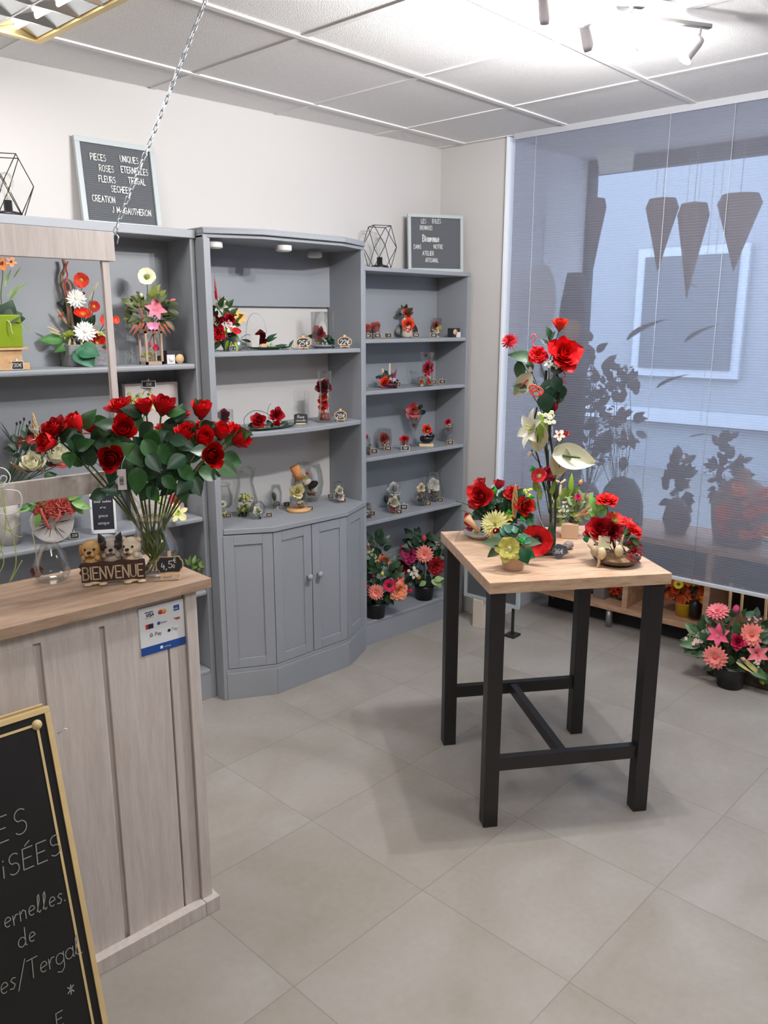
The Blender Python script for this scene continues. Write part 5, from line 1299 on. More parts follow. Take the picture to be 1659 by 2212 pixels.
# counter of the cabinet
ZS = .786
def vase_item(label, u, v, prof, fls, ylo=-.33, yhi=-.06, extra=None, name='rose_in_glass', z=None):
    A = comp(name, label, u, v, z or ZS, ylo, yhi); A.neck = A.b
    if prof: glass(A, prof, u, v)
    for k, c, dx, dy, r, *rest in fls:
        A.fl(k, c, A.u + dx, A.v - dy, r, rest[0] if rest else (0, .35, 1), rest[1] if len(rest) > 1 else 0, stem=False)
    if extra: extra(A)
    A.done(); return A
vase_item('clear glass holding white flower, partly hidden at the cabinet counter left end', 484, 1096, [(14, 0), (19, 8), (20, 24), (14, 44), (17, 52)], [('moss', (196, 196, 150), -2, 8, 10), ('poppy', (230, 228, 210), -4, 26, 9)], -.2)
vase_item('large bulbous glass vase with moss and cream pebbles on the cabinet counter', 532, 1103, [(18, 0), (22, 4), (26, 22), (22, 40), (17, 62), (20, 80), (24, 92)], [('moss', (150, 156, 80), -4, 18, 17), ('moss', (206, 204, 160), 4, 36, 12), ('moss', (190, 190, 120), -6, 40, 12), ('moss', (226, 222, 196), 10, 14, 9), ('moss', (60, 76, 40), -8, 8, 12)], -.3, -.12)
vase_item('small round glass globe with a white rose in front of the bulbous vase', 557, 1117, [(9, 0), (17, 10), (18, 20), (13, 31), (9, 35)], [('rose', ROSE_WHT, -1, 17, 8), ('moss', (56, 74, 44), 2, 11, 9), ('moss', (210, 206, 190), -2, 6, 7)], -.34, -.2)
vase_item('small glass cup with grey shell and a leaf, centre back of the cabinet counter', 597, 1091, [(9, 0), (12, 8), (13, 26), (10, 44)], [('shell', (110, 108, 96), 0, 10, 10), ('moss', (210, 206, 190), 0, 3, 8), ('bud', (70, 76, 50), -6, 28, 12, (-.2, 1, 0))], -.3, -.1)
def cork(A):
    M = face_frame(A.b + V((0, 0, 78 * A.m)), 0, 0) @ Matrix.Rotation(.35, 4, 'Z')
    MB().lathe([(9 * A.m, -12 * A.m), (11 * A.m, 20 * A.m)], 16, M @ Matrix.Rotation(-math.pi / 2, 4, 'X')).build('cork', mat('cork', (196, 130, 76), .8, var=.2, vscale=60), A.root)
    lathe_part(A, 'wood_slice', [(25, -.0), (26, 3), (25, 6)], A.b - V((0, 0, 0)), mat('slice', (206, 158, 108), .7, var=.12))
vase_item('apothecary glass jar with cork and a cream rose on a round wood slice', 645, 1099, [(15, 6), (19, 10), (19, 44), (13, 56), (11, 70), (13, 74)], [('rose', (240, 228, 176), -2, 42, 14), ('moss', (200, 190, 170), 0, 22, 11), ('shell', (120, 84, 60), 4, 14, 9)], -.3, -.2, cork)
vase_item('wide clear glass bowl vase with black feather and red berries behind the corked jar', 668, 1078, [(20, 0), (28, 12), (32, 36), (29, 60), (24, 78)], [('moss', (150, 120, 100), 0, 12, 17), ('bud', (226, 214, 200), -4, 40, 14, (.8, .5, 0)), ('bud', (30, 30, 34), 8, 34, 18, (1, .6, 0)), ('moss', (206, 60, 44), -4, 58, 5), ('moss', (200, 50, 44), 0, 34, 5), ('lily', (190, 180, 100), -12, 48, 10)], -.2, -.06)
vase_item('small footed glass with white roses at the right of the cabinet counter', 731, 1085, [(12, 0), (5, 5), (9, 14), (10, 30), (12, 44)], [('rose', ROSE_WHT, 2, 25, 8), ('shell', (96, 70, 58), -3, 15, 7), ('rose', (226, 214, 206), 5, 12, 7)], -.2, -.08)
for (uu, vv, tx, lab) in ((490, 1118, '14€', 'small chalk tag at the left end of the cabinet counter'), (578, 1117, '10€', 'small chalk tag right of the round glass globe'), (616, 1086, '9€', 'small chalk tag between the shell cup and the corked jar'), (667, 1102, '19€', 'small chalk tag on the edge of the wood slice'), (711, 1073, '12€', 'small chalk tag left of the footed glass'), (738, 1084, '8€', 'small chalk tag in front of the footed glass')):
    p = on(uu, vv, ZS, -.34, -.08); price(p + V((0, -.012, .001)), .028, .02, tx, lab, 'clip', 0, peg=1)

# ================================================================== CORNER SHELVING ITEMS
def vi(label, u, v, z, prof, fls, ylo=-.2, yhi=-.06, extra=None, name='rose_in_glass'): return vase_item(label, u, v, prof, fls, ylo, yhi, extra, name, z)
def pt_(u, v, z, tx, lab, w=.036, h=.024, peg=1, lo=-.225): p = on(u, v, z, lo, -.12); p.y = max(p.y - .012, -.226); price(p + V((0, 0, .001)), w, h, tx, lab, 'clip', 0, peg=peg)
z = 1.57
vi('small red rose in glass hard against the left side of the corner unit top bay', 795, 727, z, [(9, 0), (10, 24)], [('rose', ROSE_ORG, -3, 22, 8), ('moss', (90, 60, 50), -1, 8, 8)])
vi('orange red rose with white pebble in a small glass, corner unit top bay', 811, 727, z, [(10, 0), (11, 30)], [('rose', ROSE_ORG, 0, 24, 9), ('moss', (230, 228, 214), 3, 8, 6), ('moss', (40, 50, 44), -5, 14, 7)])
A = comp('flower_arrangement', 'two orange blooms over a pale pot with black leaves, corner unit top bay', 879, 726, z, -.2, -.08, 'flower arrangement'); u, v = A.u, A.v
A.neck = A.b + V((0, 0, .03)); lathe_part(A, 'pot', [(9, 0), (12, 4), (11, 22), (9, 26)], A.b, C((206, 196, 180), .5)); A.fl('rose', (214, 62, 40), u + 1, v - 53, 10, (.2, .4, 1)); A.fl('rose', (226, 80, 50), u + 2, v - 27, 12, (0, .3, 1), .02); A.fl('moss', (216, 206, 180), u - 5, v - 40, 7, stem=False)
A.lf([(u + 12, v - 6, 24, 80, 0, 0), (u - 14, v - 6, 22, 95, 0, 0)], (26, 26, 32), .42); A.bush(u - 5, v - 50, 10, 14, 10, 14, (40, 54, 40), .3); A.done()
vi('small footed glass with amber rose and cream shell, corner unit top bay', 944, 724, z, [(9, 0), (5, 5), (9, 14), (10, 36)], [('rose', (150, 60, 40), -2, 26, 7), ('shell', (196, 170, 90), 4, 18, 9), ('moss', (220, 206, 190), 0, 10, 8)])
t = empty('gift_box', on(984, 724, z, -.205, -.195), 'black gift box with white card and wooden disc, corner unit top bay right', 'box'); p = t.location
MB().box((p.x - .03, p.y - .005, z + .0005), (p.x + .028, p.y + .03, z + .048)).build('box', C((36, 38, 44), .5), t); MB().box((p.x - .002, p.y - .010, z + .0005), (p.x + .03, p.y - .006, z + .028)).build('card', C((226, 216, 220), .5), t)
mb = MB(); mb.lathe([(.015, 0), (.015, .003)], 20, look((p.x - .014, p.y - .0085, z + .028), (0, -1, 0))); mb.build('disc', C((214, 172, 126), .6), t)
for uu, tx, lab in ((792, '8€', 'small chalk tag at the far left of the corner unit top bay'), (812, '9€', 'small chalk tag before the orange red rose glass'), (835, '7€', 'small lone chalk tag left of the two bloom arrangement'), (895, '15€', 'small chalk tag at the foot of the two bloom arrangement'), (936, '6€', 'small chalk tag left of the amber rose glass')): pt_(uu, 730, z, tx, lab)
z = 1.322
A = comp('flower_arrangement', 'low arrangement with upright wood sticks and red bloom in a dark bowl, second bay', 841, 838, z, -.2, -.1, 'flower arrangement'); u, v = A.u, A.v
A.neck = A.b + V((0, 0, .01)); lathe_part(A, 'bowl', [(10, 0), (18, 5), (20, 10), (1, 8)], A.b, C((84, 24, 50), .4))
for dx, L_, an in ((-9, 24, .25), (1, 34, 0)):
    mb = MB(); q = A.pt(u + dx, v - 18, .0); mb.box((-.004, -.003, 0), (.004, .003, L_ * A.m), frame(q, A.Rt, A.T, A.U) @ Matrix.Rotation(-an, 4, 'Y')); mb.build('stick', PEG, A.root)
A.fl('rose', (228, 66, 40), u - 10, v - 12, 10, (-.1, .4, 1), .02); A.fl('amaranth', (150, 40, 90), u + 12, v - 30, 12, (.4, 1, 0)); A.fl('moss', (214, 206, 196), u + 8, v - 18, 7, stem=False); A.fl('moss', (60, 24, 30), u + 6, v - 8, 11, stem=False); A.bush(u - 10, v - 22, 12, 10, 12, 12, (40, 48, 46), .35); A.done()
vi('tall clear vase of layered red roses in the second bay of the corner unit', 922, 834, z, [(12, 0), (14, 5), (12, 24), (10, 40), (13, 56), (16, 72)], [('rose', (176, 20, 44), 3, 40, 11), ('moss', (190, 40, 60), 2, 26, 10), ('moss', (200, 190, 176), 0, 18, 8), ('moss', (190, 60, 40), 4, 12, 9), ('bud', (90, 24, 30), -2, 66, 7)])
vi('small glass globe with an orange seed head before the tall layered vase, second bay', 911, 838, z, [(7, 0), (11, 8), (10, 20), (8, 24)], [('moss', (170, 84, 40), 0, 12, 8), ('moss', (200, 196, 180), 0, 4, 6)], -.21, -.15)
for uu, tx, lab in ((855, '12€', 'small chalk tag in front of the wood stick arrangement'), (932, '16€', 'small chalk tag before the tall layered vase'), (952, '9€', 'small lone chalk tag at the right of the second bay')): pt_(uu, 836 - (uu - 850) * .06, z, tx, lab)
z = .993
vi('glass with red rosebud and moss beside the left panel, third bay of the corner unit', 792, 982, z, [(8, 0), (9, 36)], [('bud', ROSE_RED, 1, 40, 6, (0, 1, .3)), ('moss', (70, 90, 50), 3, 14, 8), ('moss', (110, 50, 60), 2, 6, 8)], -.21, -.15)
vi('open glass bowl with copper red rose in the third bay of the corner unit', 830, 970, z, [(8, 0), (15, 8), (17, 20), (15, 44)], [('rose', (160, 56, 40), 0, 24, 10), ('moss', (150, 130, 110), 1, 12, 9), ('moss', (206, 206, 200), -1, 5, 9)])
vi('tiny red mushroom rose in a small glass, third bay of the corner unit', 873, 972, z, [(8, 0), (10, 24)], [('rose', (206, 20, 36), 1, 22, 8), ('moss', (160, 40, 44), 1, 12, 7), ('moss', (220, 60, 60), 0, 5, 6)])
vi('tall martini glass with a pink rose in the third bay of the corner unit', 894, 960, z, [(14, 0), (3, 3), (2, 26), (6, 34), (20, 68), (22, 74)], [('rose', ROSE_PINK, -1, 76, 14), ('moss', (150, 130, 124), 0, 56, 9), ('moss', (130, 40, 50), 0, 44, 5), ('bud', (30, 44, 34), 14, 84, 10, (.8, .8, 0)), ('bud', (20, 28, 26), 18, 72, 12, (1, .3, 0))], -.18, -.1)
A = comp('swan_ornament', 'black swan shaped dish with orange rose on a pale wooden base, third bay', 921, 964, z, -.2, -.13); u, v = A.u, A.v
mb = MB(); Mx = face_frame(A.b, 0, 0); m_ = A.m; mb.box((-15 * m_, 0, -.014), (15 * m_, 6 * m_, .014), Mx); mb.build('base', PEG, A.root)
mb = MB(); mb.lathe([(6 * m_, 6 * m_), (14 * m_, 12 * m_), (15 * m_, 20 * m_), (12 * m_, 22 * m_), (1 * m_, 14 * m_)], 20, Matrix.Translation(A.b)); mb.tube([A.pt(u + 12, v - 16), A.pt(u + 16, v - 24), A.pt(u + 10, v - 28), A.pt(u + 2, v - 22)], [4 * m_, 3 * m_, 3 * m_, 1 * m_], 8); mb.build('swan', C((24, 28, 36), .25), A.root)
A.fl('rose', (214, 70, 50), u + 1, v - 36, 9, (0, .3, 1), stem=False); A.fl('moss', (196, 190, 180), u, v - 26, 7, stem=False); A.done()
vi('slim stemmed glass with small red rose at the right of the third bay', 968, 958, z, [(10, 0), (2, 3), (2, 20), (9, 24), (10, 42)], [('rose', (190, 36, 50), 0, 46, 6), ('moss', (150, 90, 80), 0, 32, 8), ('moss', (216, 210, 196), 0, 38, 6)])
for uu, vv, tx, lab in ((805, 980, '8€', 'small chalk tag at the left end of the third bay'), (835, 968, '14€', 'small chalk tag before the open bowl with copper rose'), (969, 961, '11€', 'small chalk tag at the foot of the slim stemmed glass')): pt_(uu, vv, z, tx, lab)
pt_(872, 974, z, '13€', 'larger white framed chalk tag before the tiny red rose glass', .044, .026, 0)
z = .665
vi('small glass with dried pods beside the left panel, fourth bay of the corner unit', 793, 1117, z, [(8, 0), (11, 10), (9, 30)], [('moss', (90, 80, 60), 0, 24, 8), ('moss', (200, 196, 186), 0, 14, 7), ('moss', (110, 90, 80), 2, 6, 8)], -.21, -.15)
vi('glass vase with silver white rose in the fourth bay of the corner unit', 850, 1100, z, [(13, 0), (15, 8), (13, 30), (15, 54)], [('rose', (206, 206, 206), 1, 42, 12), ('moss', (140, 110, 80), -4, 24, 9), ('moss', (90, 96, 60), 6, 22, 8), ('bud', (44, 48, 52), -16, 22, 12, (-.2, 1, 0))], -.18, -.1)
vi('small glass with cream rose and red filling in front, fourth bay', 850, 1107, z, [(9, 0), (12, 10), (13, 34)], [('rose', (226, 220, 190), 0, 24, 10), ('moss', (170, 40, 50), -2, 8, 9), ('moss', (60, 90, 50), -8, 18, 6)], -.21, -.17)
vi('round glass globe with cream rose left of the larger globe, fourth bay', 910, 1092, z, [(8, 0), (16, 10), (17, 22), (11, 34)], [('rose', (232, 222, 190), 0, 38, 8), ('moss', (120, 96, 84), 0, 22, 11), ('moss', (70, 84, 70), 0, 8, 10)], -.2, -.12)
vi('larger round glass globe with a big white rose at the right of the fourth bay', 936, 1082, z, [(10, 0), (20, 8), (22, 22), (18, 34), (14, 60), (17, 66)], [('peony', (222, 220, 210), 1, 34, 14), ('moss', (120, 100, 90), 0, 14, 14), ('moss', (210, 206, 198), -6, 18, 6)], -.17, -.08)
pt_(869, 1101, z, '18€', 'larger white framed chalk tag beside the cream rose glass, fourth bay', .042, .03, 0)
for uu, vv, tx, lab in ((800, 1114, '7€', 'small chalk tag at the left end of the fourth bay'), (858, 1110, '9€', 'tilted small chalk tag before the cream rose glass'), (921, 1092, '12€', 'small pink backed tag before the round globe'), (947, 1084, '16€', 'small chalk tag before the larger white rose globe')): pt_(uu, vv, z, tx, lab)
# bottom bay: potted arrangements
BP = mat('black_pot', (20, 22, 22), .4)
z = .13
A = comp('flower_arrangement', 'coral and pink flower arrangement in a black pot, left in the bottom bay', 811, 1338, z, -.19, -.115, 'flower arrangement'); u, v = A.u, A.v
A.b = A.b; lathe_part(A, 'pot', [(20, 0), (22, 30), (23, 31), (1, 29)], A.b, BP); A.neck = A.b + V((0, 0, 29 * A.m))
du, dv = u - 811, v - 1338
for k, c, uu, vv, r, fc, d in (('gerbera', SALM, 812, 1287, 18, (0, .1, 1), .06), ('poppy', (182, 30, 66), 841, 1272, 15, (.2, .3, 1), .05), ('peony', (238, 152, 116), 862, 1284, 20, (.3, .1, 1), .04), ('rose', (236, 120, 96), 829, 1217, 11, (.1, .8, .6), .0), ('gerbera', (226, 110, 90), 816, 1171, 9, (0, .9, .4), -.02), ('bud', (236, 150, 110), 795, 1184, 7, (0, .9, .4), .02), ('anthurium', (232, 110, 90), 861, 1250, 16, (.4, .5, .8), .0), ('bud', (200, 30, 90), 806, 1252, 6, (0, 1, .4), .04), ('bud', (226, 226, 120), 826, 1246, 8, (0, 1, .3), .03), ('bud', (206, 34, 80), 887, 1283, 9, (.6, .4, .6), .04), ('bud', (210, 40, 80), 793, 1274, 8, (-.5, .4, .6), .04), ('blossom', (186, 186, 140), 806, 1215, 14, (0, .5, 1), .02), ('blossom', (176, 180, 130), 800, 1200, 12, (0, .5, 1), .01)):
    A.fl(k, c, uu + du, vv + dv, r, fc, d, c2=(230, 90, 60) if k == 'gerbera' else ((30, 14, 30) if k == 'poppy' else None))
A.bush(u + 10, v - 80, 42, 50, 90, 21, (34, 66, 36), .3, .4); A.bush(u + 4, v - 140, 20, 36, 18, 24, (30, 58, 36), .3, .3); A.done()
A = comp('flower_arrangement', 'magenta and pink gerbera arrangement in a black pot, right in the bottom bay', 916, 1306, z, -.17, -.1, 'flower arrangement'); u, v = A.u, A.v
lathe_part(A, 'pot', [(18, 0), (21, 28), (22, 29), (1, 27)], A.b, BP); A.neck = A.b + V((0, 0, 27 * A.m)); du, dv = u - 916, v - 1306
for k, c, uu, vv, r, fc, d in (('gerbera', SALM, 917, 1211, 20, (0, .15, 1), .05), ('bud', (214, 90, 116), 915, 1176, 12, (0, 1, .3), .0), ('peony', (170, 50, 96), 885, 1212, 20, (-.2, .4, 1), .03), ('bud', (206, 70, 100), 870, 1196, 10, (-.3, 1, .2), .0), ('peony', (140, 14, 24), 942, 1236, 19, (.3, .2, 1), .05), ('peony', (130, 16, 30), 870, 1240, 15, (-.3, .3, 1), .0), ('blossom', (232, 222, 206), 892, 1249, 16, (0, .4, 1), .07), ('bud', (224, 140, 140), 951, 1195, 7, (.4, .9, .3), .0), ('bud', (216, 150, 120), 955, 1209, 5, (.5, .7, .3), .0), ('blossom', (214, 206, 196), 942, 1186, 8, (.4, .9, .3), .0), ('daisy', (226, 150, 50), 904, 1260, 5, (0, .3, 1), .07), ('bud', (190, 80, 100), 898, 1198, 6, (-.3, 1, .3), .0)):
    A.fl(k, c, uu + du, vv + dv, r, fc, d, c2=(220, 80, 60) if k == 'gerbera' else None)
A.bush(u, v - 78, 42, 48, 90, 21, (26, 54, 32), .3, .35); A.bush(u - 6, v - 124, 30, 16, 14, 22, (34, 60, 34), .3, .3); A.lf([(u + 16, v - 38, 22, -20, .06), (u + 28, v - 36, 20, -50, .06), (u + 22, v - 40, 22, 20, .06), (u + 4, v - 36, 20, 215, .07)], (150, 180, 120), .3, 'variegated_leaf'); A.done()

# ================================================================== ON THE TABLE
TT = TZ + .0006
def tbl(name, label, u, v, cat='flower arrangement'): return Arr(name, label, cat, Z(u, v, TT))
BK = (26, 18, 30)
# plate with calla and roses at the left back
A = tbl('flower_arrangement', 'red rose and cream chrysanthemum arrangement on a pale plate, left back of the table', 1038, 1160)
lathe_part(A, 'plate', [(24, 0), (36, 9), (38, 12), (36, 12), (24, 5), (1, 5)], A.b, mat('crackle_plate', (196, 190, 188), .4, var=.12, vscale=50)); A.neck = A.b + V((0, 0, .02))
for k, c, uu, vv, r, fc, d, c2 in (('rose', (190, 24, 30), 1037, 1072, 25, (-.3, .4, .9), .04, None), ('closed_rose', (196, 60, 66), 1038, 1043, 13, (-.3, .9, .4), .0, None), ('closed_rose', (190, 56, 70), 1078, 1046, 13, (.1, 1, .3), .0, None), ('peony', (190, 24, 28), 1108, 1066, 18, (.2, .5, .9), .02, None), ('ear', (226, 180, 128), 1112, 1084, 34, (0, 1, .15), .05, None), ('rose', (196, 30, 24), 1135, 1094, 18, (.4, .4, .8), .05, None), ('pompom', (246, 242, 178), 1069, 1132, 30, (-.1, .4, 1), .09, None), ('anthurium', (186, 24, 30), 1012, 1122, 17, (-.5, .5, .9), .05, (230, 190, 130)), ('rose', (120, 10, 28), 1060, 1108, 16, (-.2, .5, .8), .0, None), ('rose', (140, 10, 20), 1081, 1154, 13, (0, .4, 1), .12, None), ('berries', (160, 30, 50), 1018, 1140, 13, (-.3, .4, .8), .03, None), ('blossom', (206, 206, 70), 1135, 1062, 14, (.2, .8, .6), .0, LIME), ('lily', (200, 190, 90), 1095, 1118, 16, (0, .8, .6), .06, LIME), ('lily', (232, 196, 120), 1068, 1158, 16, (.1, .2, 1), .11, None), ('bud', (176, 190, 60), 1027, 1150, 9, (-.4, .4, .8), .06, None)):
    A.fl(k, c, uu, vv, r, fc, d, c2=c2)
for q in ((1070, 1061), (1099, 1106), (1129, 1122), (1149, 1014 + 60)): A.fl('moss', (40, 186, 40), q[0], q[1], 6, d=.08, name='green_berries')
mb = MB(); q0, q1 = A.pt(1037, 1150, .06), A.pt(1008, 1118, .07); mb.tube([q0, q0.lerp(q1, .5), q1], [.004, .009, .016], 12); A.part('calla', mb, C((232, 184, 140), .5))
A.bush(1082, 1096, 48, 38, 60, 22, (34, 78, 50), .36, .3); A.bush(1112, 1112, 40, 34, 50, 20, (50, 106, 66), .42, .3, 'round_leaf')
wire(A, 'long_leaf', [(1040, 1110, .05), (1010, 1090, .05), (985, 1082, .05)], .0022, C((40, 74, 50))); wire(A, 'long_leaf', [(1040, 1124, .06), (1014, 1108, .06), (990, 1100, .06)], .0018, C((40, 74, 50))); wire(A, 'grass_blade', [(1010, 1138, .05), (995, 1146, .06), (982, 1170, .07)], .001, C((140, 130, 70)))
A.done()
# cream pot with yellow bloom hanging over the rim
A = tbl('flower_arrangement', 'cream pot with a drooping yellow bloom at the near left of the table', 1108, 1228)
lathe_part(A, 'pot', [(20, 0), (22, 1), (30, 44), (31, 46), (28, 46), (20, 8), (1, 8)], A.b, mat('cream_pot', (206, 176, 148), .45)); A.neck = A.b + V((0, 0, .05))
A.fl('orchid', (212, 206, 110), 1098, 1188, 29, (-.2, .15, 1), .05, c2=(226, 220, 150), roll=.4); A.fl('poppy', (206, 198, 100), 1100, 1184, 25, (-.2, .25, 1), .055, c2=(220, 214, 140))
A.lf([(1090, 1175, 48, 172, .03, .1), (1085, 1180, 40, 215, .04, .2), (1120, 1180, 36, -40, .02), (1118, 1172, 34, 30, .0), (1130, 1170, 40, 10, .0)], (74, 92, 62), .28); A.lf([(1126, 1186, 34, -60, .04, .4), (1128, 1190, 30, -20, .03, .3)], (18, 84, 46), .5, 'broad_leaf'); A.bush(1112, 1160, 24, 14, 14, 24, (60, 110, 90), .38, .3)
A.fl('moss', (30, 170, 50), 1128, 1166, 9, d=.05, name='green_berries'); A.done()
# tall arrangement
A = tbl('flower_arrangement', 'tall red and white arrangement rising from a grey boat dish, centre of the table', 1178, 1196)
lathe_part(A, 'dish', [(20, 0), (50, 8), (56, 16), (50, 14), (20, 5), (1, 5)], A.b, mat('grey_stone', (128, 112, 104), .6, var=.2, vscale=30), M=Matrix.Rotation(-.6, 4, 'Z') @ Matrix.Diagonal((1, .35, 1, 1))); A.neck = A.b + V((0, 0, .012))
wire(A, 'vine', [(1188, 1190), (1190, 1120), (1186, 1040), (1180, 960), (1176, 880), (1180, 800)], .005, mat('dark_vine', (52, 46, 34), .8)); wire(A, 'vine', [(1196, 1190), (1200, 1100), (1196, 1000), (1188, 920), (1208, 860), (1206, 820), (1195, 790)], .004, mat('dark_vine', (52, 46, 34), .8)); wire(A, 'wire_loop', [(1170, 1010), (1158, 1080), (1170, 1130), (1190, 1160)], .0016, C((190, 190, 200), .3)); wire(A, 'vine', [(1160, 880), (1150, 940), (1165, 1000), (1178, 1060)], .003, mat('dark_vine', (52, 46, 34), .8))
up = A.b + V((0, 0, .3))
for k, c, uu, vv, r, fc, d, c2, *rl in (('closed_rose', (218, 50, 30), 1210, 700, 16, (.1, 1, .3), 0, None), ('pompom', (190, 30, 44), 1100, 736, 17, (-.2, .5, .8), 0, None), ('peony', (206, 12, 22), 1162, 768, 19, (-.1, .4, 1), .02, None), ('rose', (208, 22, 26), 1220, 763, 30, (.3, .4, .9), .02, None), ('anthurium', (214, 210, 180), 1130, 832, 30, (-.4, -.1, 1), .02, (200, 60, 40), 2.4), ('bud', (150, 22, 34), 1200, 878, 12, (.1, -1, .2), .0, None), ('blossom', (232, 230, 190), 1187, 900, 22, (.2, .5, 1), .04, (140, 160, 60)), ('lily', (236, 232, 214), 1146, 926, 42, (-.9, .25, .6), .05, (180, 186, 100)), ('anthurium', (226, 224, 190), 1163, 944, 36, (-.1, -.4, 1), .03, None, 3.1), ('bud', (226, 206, 190), 1144, 980, 10, (-.4, -.6, .4), .0, None), ('anthurium', (232, 230, 204), 1240, 990, 46, (.25, .35, .9), .04, None, -1.8), ('anthurium', (214, 210, 176), 1208, 1000, 36, (.1, -.2, 1), .03, (130, 150, 60), 3.0), ('orchid', (232, 214, 196), 1208, 940, 13, (.1, .4, 1), .02, (190, 60, 60)), ('closed_rose', (200, 70, 74), 1222, 938, 8, (.5, .5, .3), .0, None), ('poppy', (190, 30, 40), 1165, 1028, 18, (-.3, .5, .8), .03, (200, 190, 120)), ('peony', (150, 30, 46), 1183, 1024, 16, (.2, .4, 1), .02, None), ('bud', (226, 220, 210), 1146, 798, 9, (-.4, 1, .4), .0, None), ('orchid', (232, 228, 216), 1185, 786, 10, (0, .6, 1), .03, None), ('orchid', (230, 226, 214), 1202, 790, 8, (.3, .4, 1), .03, None)):
    A.fl(k, c, uu, vv, r, fc, d, c2=c2, roll=rl[0] if rl else None, neck=A.pt(1186, min(1180, vv + 60 + (abs(uu - 1186))), 0))
for cx_, cy_, rr in ((1152, 838, 9), (1160, 846, 13), (1158, 850, 8)): wire(A, 'orange_coil', [(cx_ + rr * math.cos(a), cy_ + rr * .75 * math.sin(a), .045 + .003 * a / 6) for a in [k * .8 for k in range(10)]], .0028, C((232, 84, 50), .4))
for q in ([(1146, 732), (1152, 722), (1158, 728), (1150, 740), (1156, 750), (1162, 762)], [(1215, 800), (1222, 812), (1214, 820), (1224, 828)]): wire(A, 'coral_twig', q, .002, C((226, 90, 100), .5))
A.lf([(1150, 775, 52, 165, .01, 0), (1120, 780, 46, -80, .0, .1), (1140, 840, 34, 165, .03), (1165, 838, 26, 20, .02), (1190, 730, 26, 110, .0), (1185, 735, 22, 60, .0), (1185, 745, 20, 140, 0), (1150, 800, 30, 120, 0), (1200, 870, 20, 30, .0)], (44, 76, 44), .26)
A.lf([(1182, 820, 40, -75, .02, .3), (1195, 815, 34, -60, .02, .2), (1178, 850, 42, -85, .03, .2), (1190, 800, 34, 20, .0), (1188, 870, 30, -100, 0), (1205, 830, 40, -80, .0, 0)], (24, 62, 42), .42, 'broad_leaf')
A.lf([(1168, 895, 60, -88, .05, .2), (1178, 910, 40, -92, .05), (1214, 960, 34, -80, .04), (1222, 975, 30, -60, .04), (1168, 1080, 40, 100, .0), (1155, 1060, 44, 85, .0), (1190, 1070, 40, 80, .0)], (130, 160, 62), .14, 'lime_grass'); A.lf([(1186, 1160, 34, 85, .02, 0), (1190, 1190, 60, 90, .03, 0), (1200, 1080, 46, 95, 0, 0), (1196, 1040, 40, 100, 0, 0)], (34, 62, 30), .16)
A.fl('moss', (30, 176, 40), 1151, 1015, 8, name='green_berries'); A.done()
A = tbl('flower_arrangement', 'single large red anemone with black centre leaning over the table dish', 1170, 1202)
A.neck = A.b + V((0, 0, .01)); A.fl('poppy', (212, 18, 22), 1160, 1167, 35, (-.1, .1, 1), .10, c2=BK); A.lf([(1140, 1195, 36, 150, .02), (1150, 1196, 30, 200, .03), (1165, 1190, 30, 60, 0)], (24, 80, 44), .4); A.fl('moss', (30, 160, 40), 1128, 1188, 9, d=.02, name='green_berries'); A.done()
p = Z(1207, 1208, TT)
t = empty('heart_tag', p, 'black slate heart shaped price tag lying against the grey boat dish', 'price tag'); Mx = face_frame(p + V((0, 0, .001)), 6, 25); k = mpp(p)
MB().prism([(0, 0), (19 * k, 16 * k), (16 * k, 28 * k), (8 * k, 30 * k), (-2 * k, 33 * k), (-14 * k, 24 * k), (-16 * k, 12 * k)], -.003, .002, Mx).build('slate', mat('blue_slate', (42, 50, 62), .5), t)
mb = MB(); write(mb, '36€', Mx @ V((0, 12 * k, .0026)), Mx.col[0].xyz, Mx.col[1].xyz, 9 * k, 1.3 * k, .2, align='c'); mb.build('lettering', CHALK, t)
A = Arr('stone', 'grey pebble behind the black heart tag on the table', 'stone', Z(1228, 1186, TT)); mb = MB(); mb.ball(A.b + V((0, 0, 9 * A.m)), 13 * A.m, 12, 8, (1, .8, .7)); A.part('pebble', mb, C((136, 128, 124), .6))
# pot at the back
A = tbl('flower_arrangement', 'green and pink bud arrangement in a tan square pot at the back of the table', 1230, 1160)
b = A.b; Mx = frame(b, A.Rt, -A.T, V((0, 0, 1))); m_ = A.m
MB().prism([(-18 * m_, -.03), (18 * m_, -.03), (18 * m_, .03), (-18 * m_, .03)], 0, 32 * m_, Mx).build('pot', mat('tan_pot', (196, 164, 134), .6), A.root, .002); A.neck = b + V((0, 0, 30 * m_))
mb = MB(); mb.tube([A.pt(1212, 1128), A.pt(1208, 1080), A.pt(1212, 1044)], [.006, .004, .004], 8); mb.tube([A.pt(1200, 1038), A.pt(1212, 1044), A.pt(1222, 1036)], .005, 8); A.part('driftwood', mb, C((206, 180, 156), .7))
for k, c, uu, vv, r, fc, d in (('bud', (240, 190, 150), 1254, 1042, 10, (.2, .9, .3), 0), ('peony', (214, 40, 96), 1249, 1074, 7, (.2, .4, .8), .02), ('closed_rose', (226, 200, 170), 1270, 1074, 9, (.5, .6, .4), 0), ('blossom', (196, 206, 160), 1228, 1075, 12, (0, .8, .5), 0), ('ear', (196, 150, 100), 1262, 1104, 20, (.8, .7, .2), .03), ('ear', (206, 160, 110), 1256, 1112, 16, (1, .4, .2), .03), ('blossom', (200, 210, 180), 1216, 1098, 12, (0, .5, 1), .03)): A.fl(k, c, uu, vv, r, fc, d)
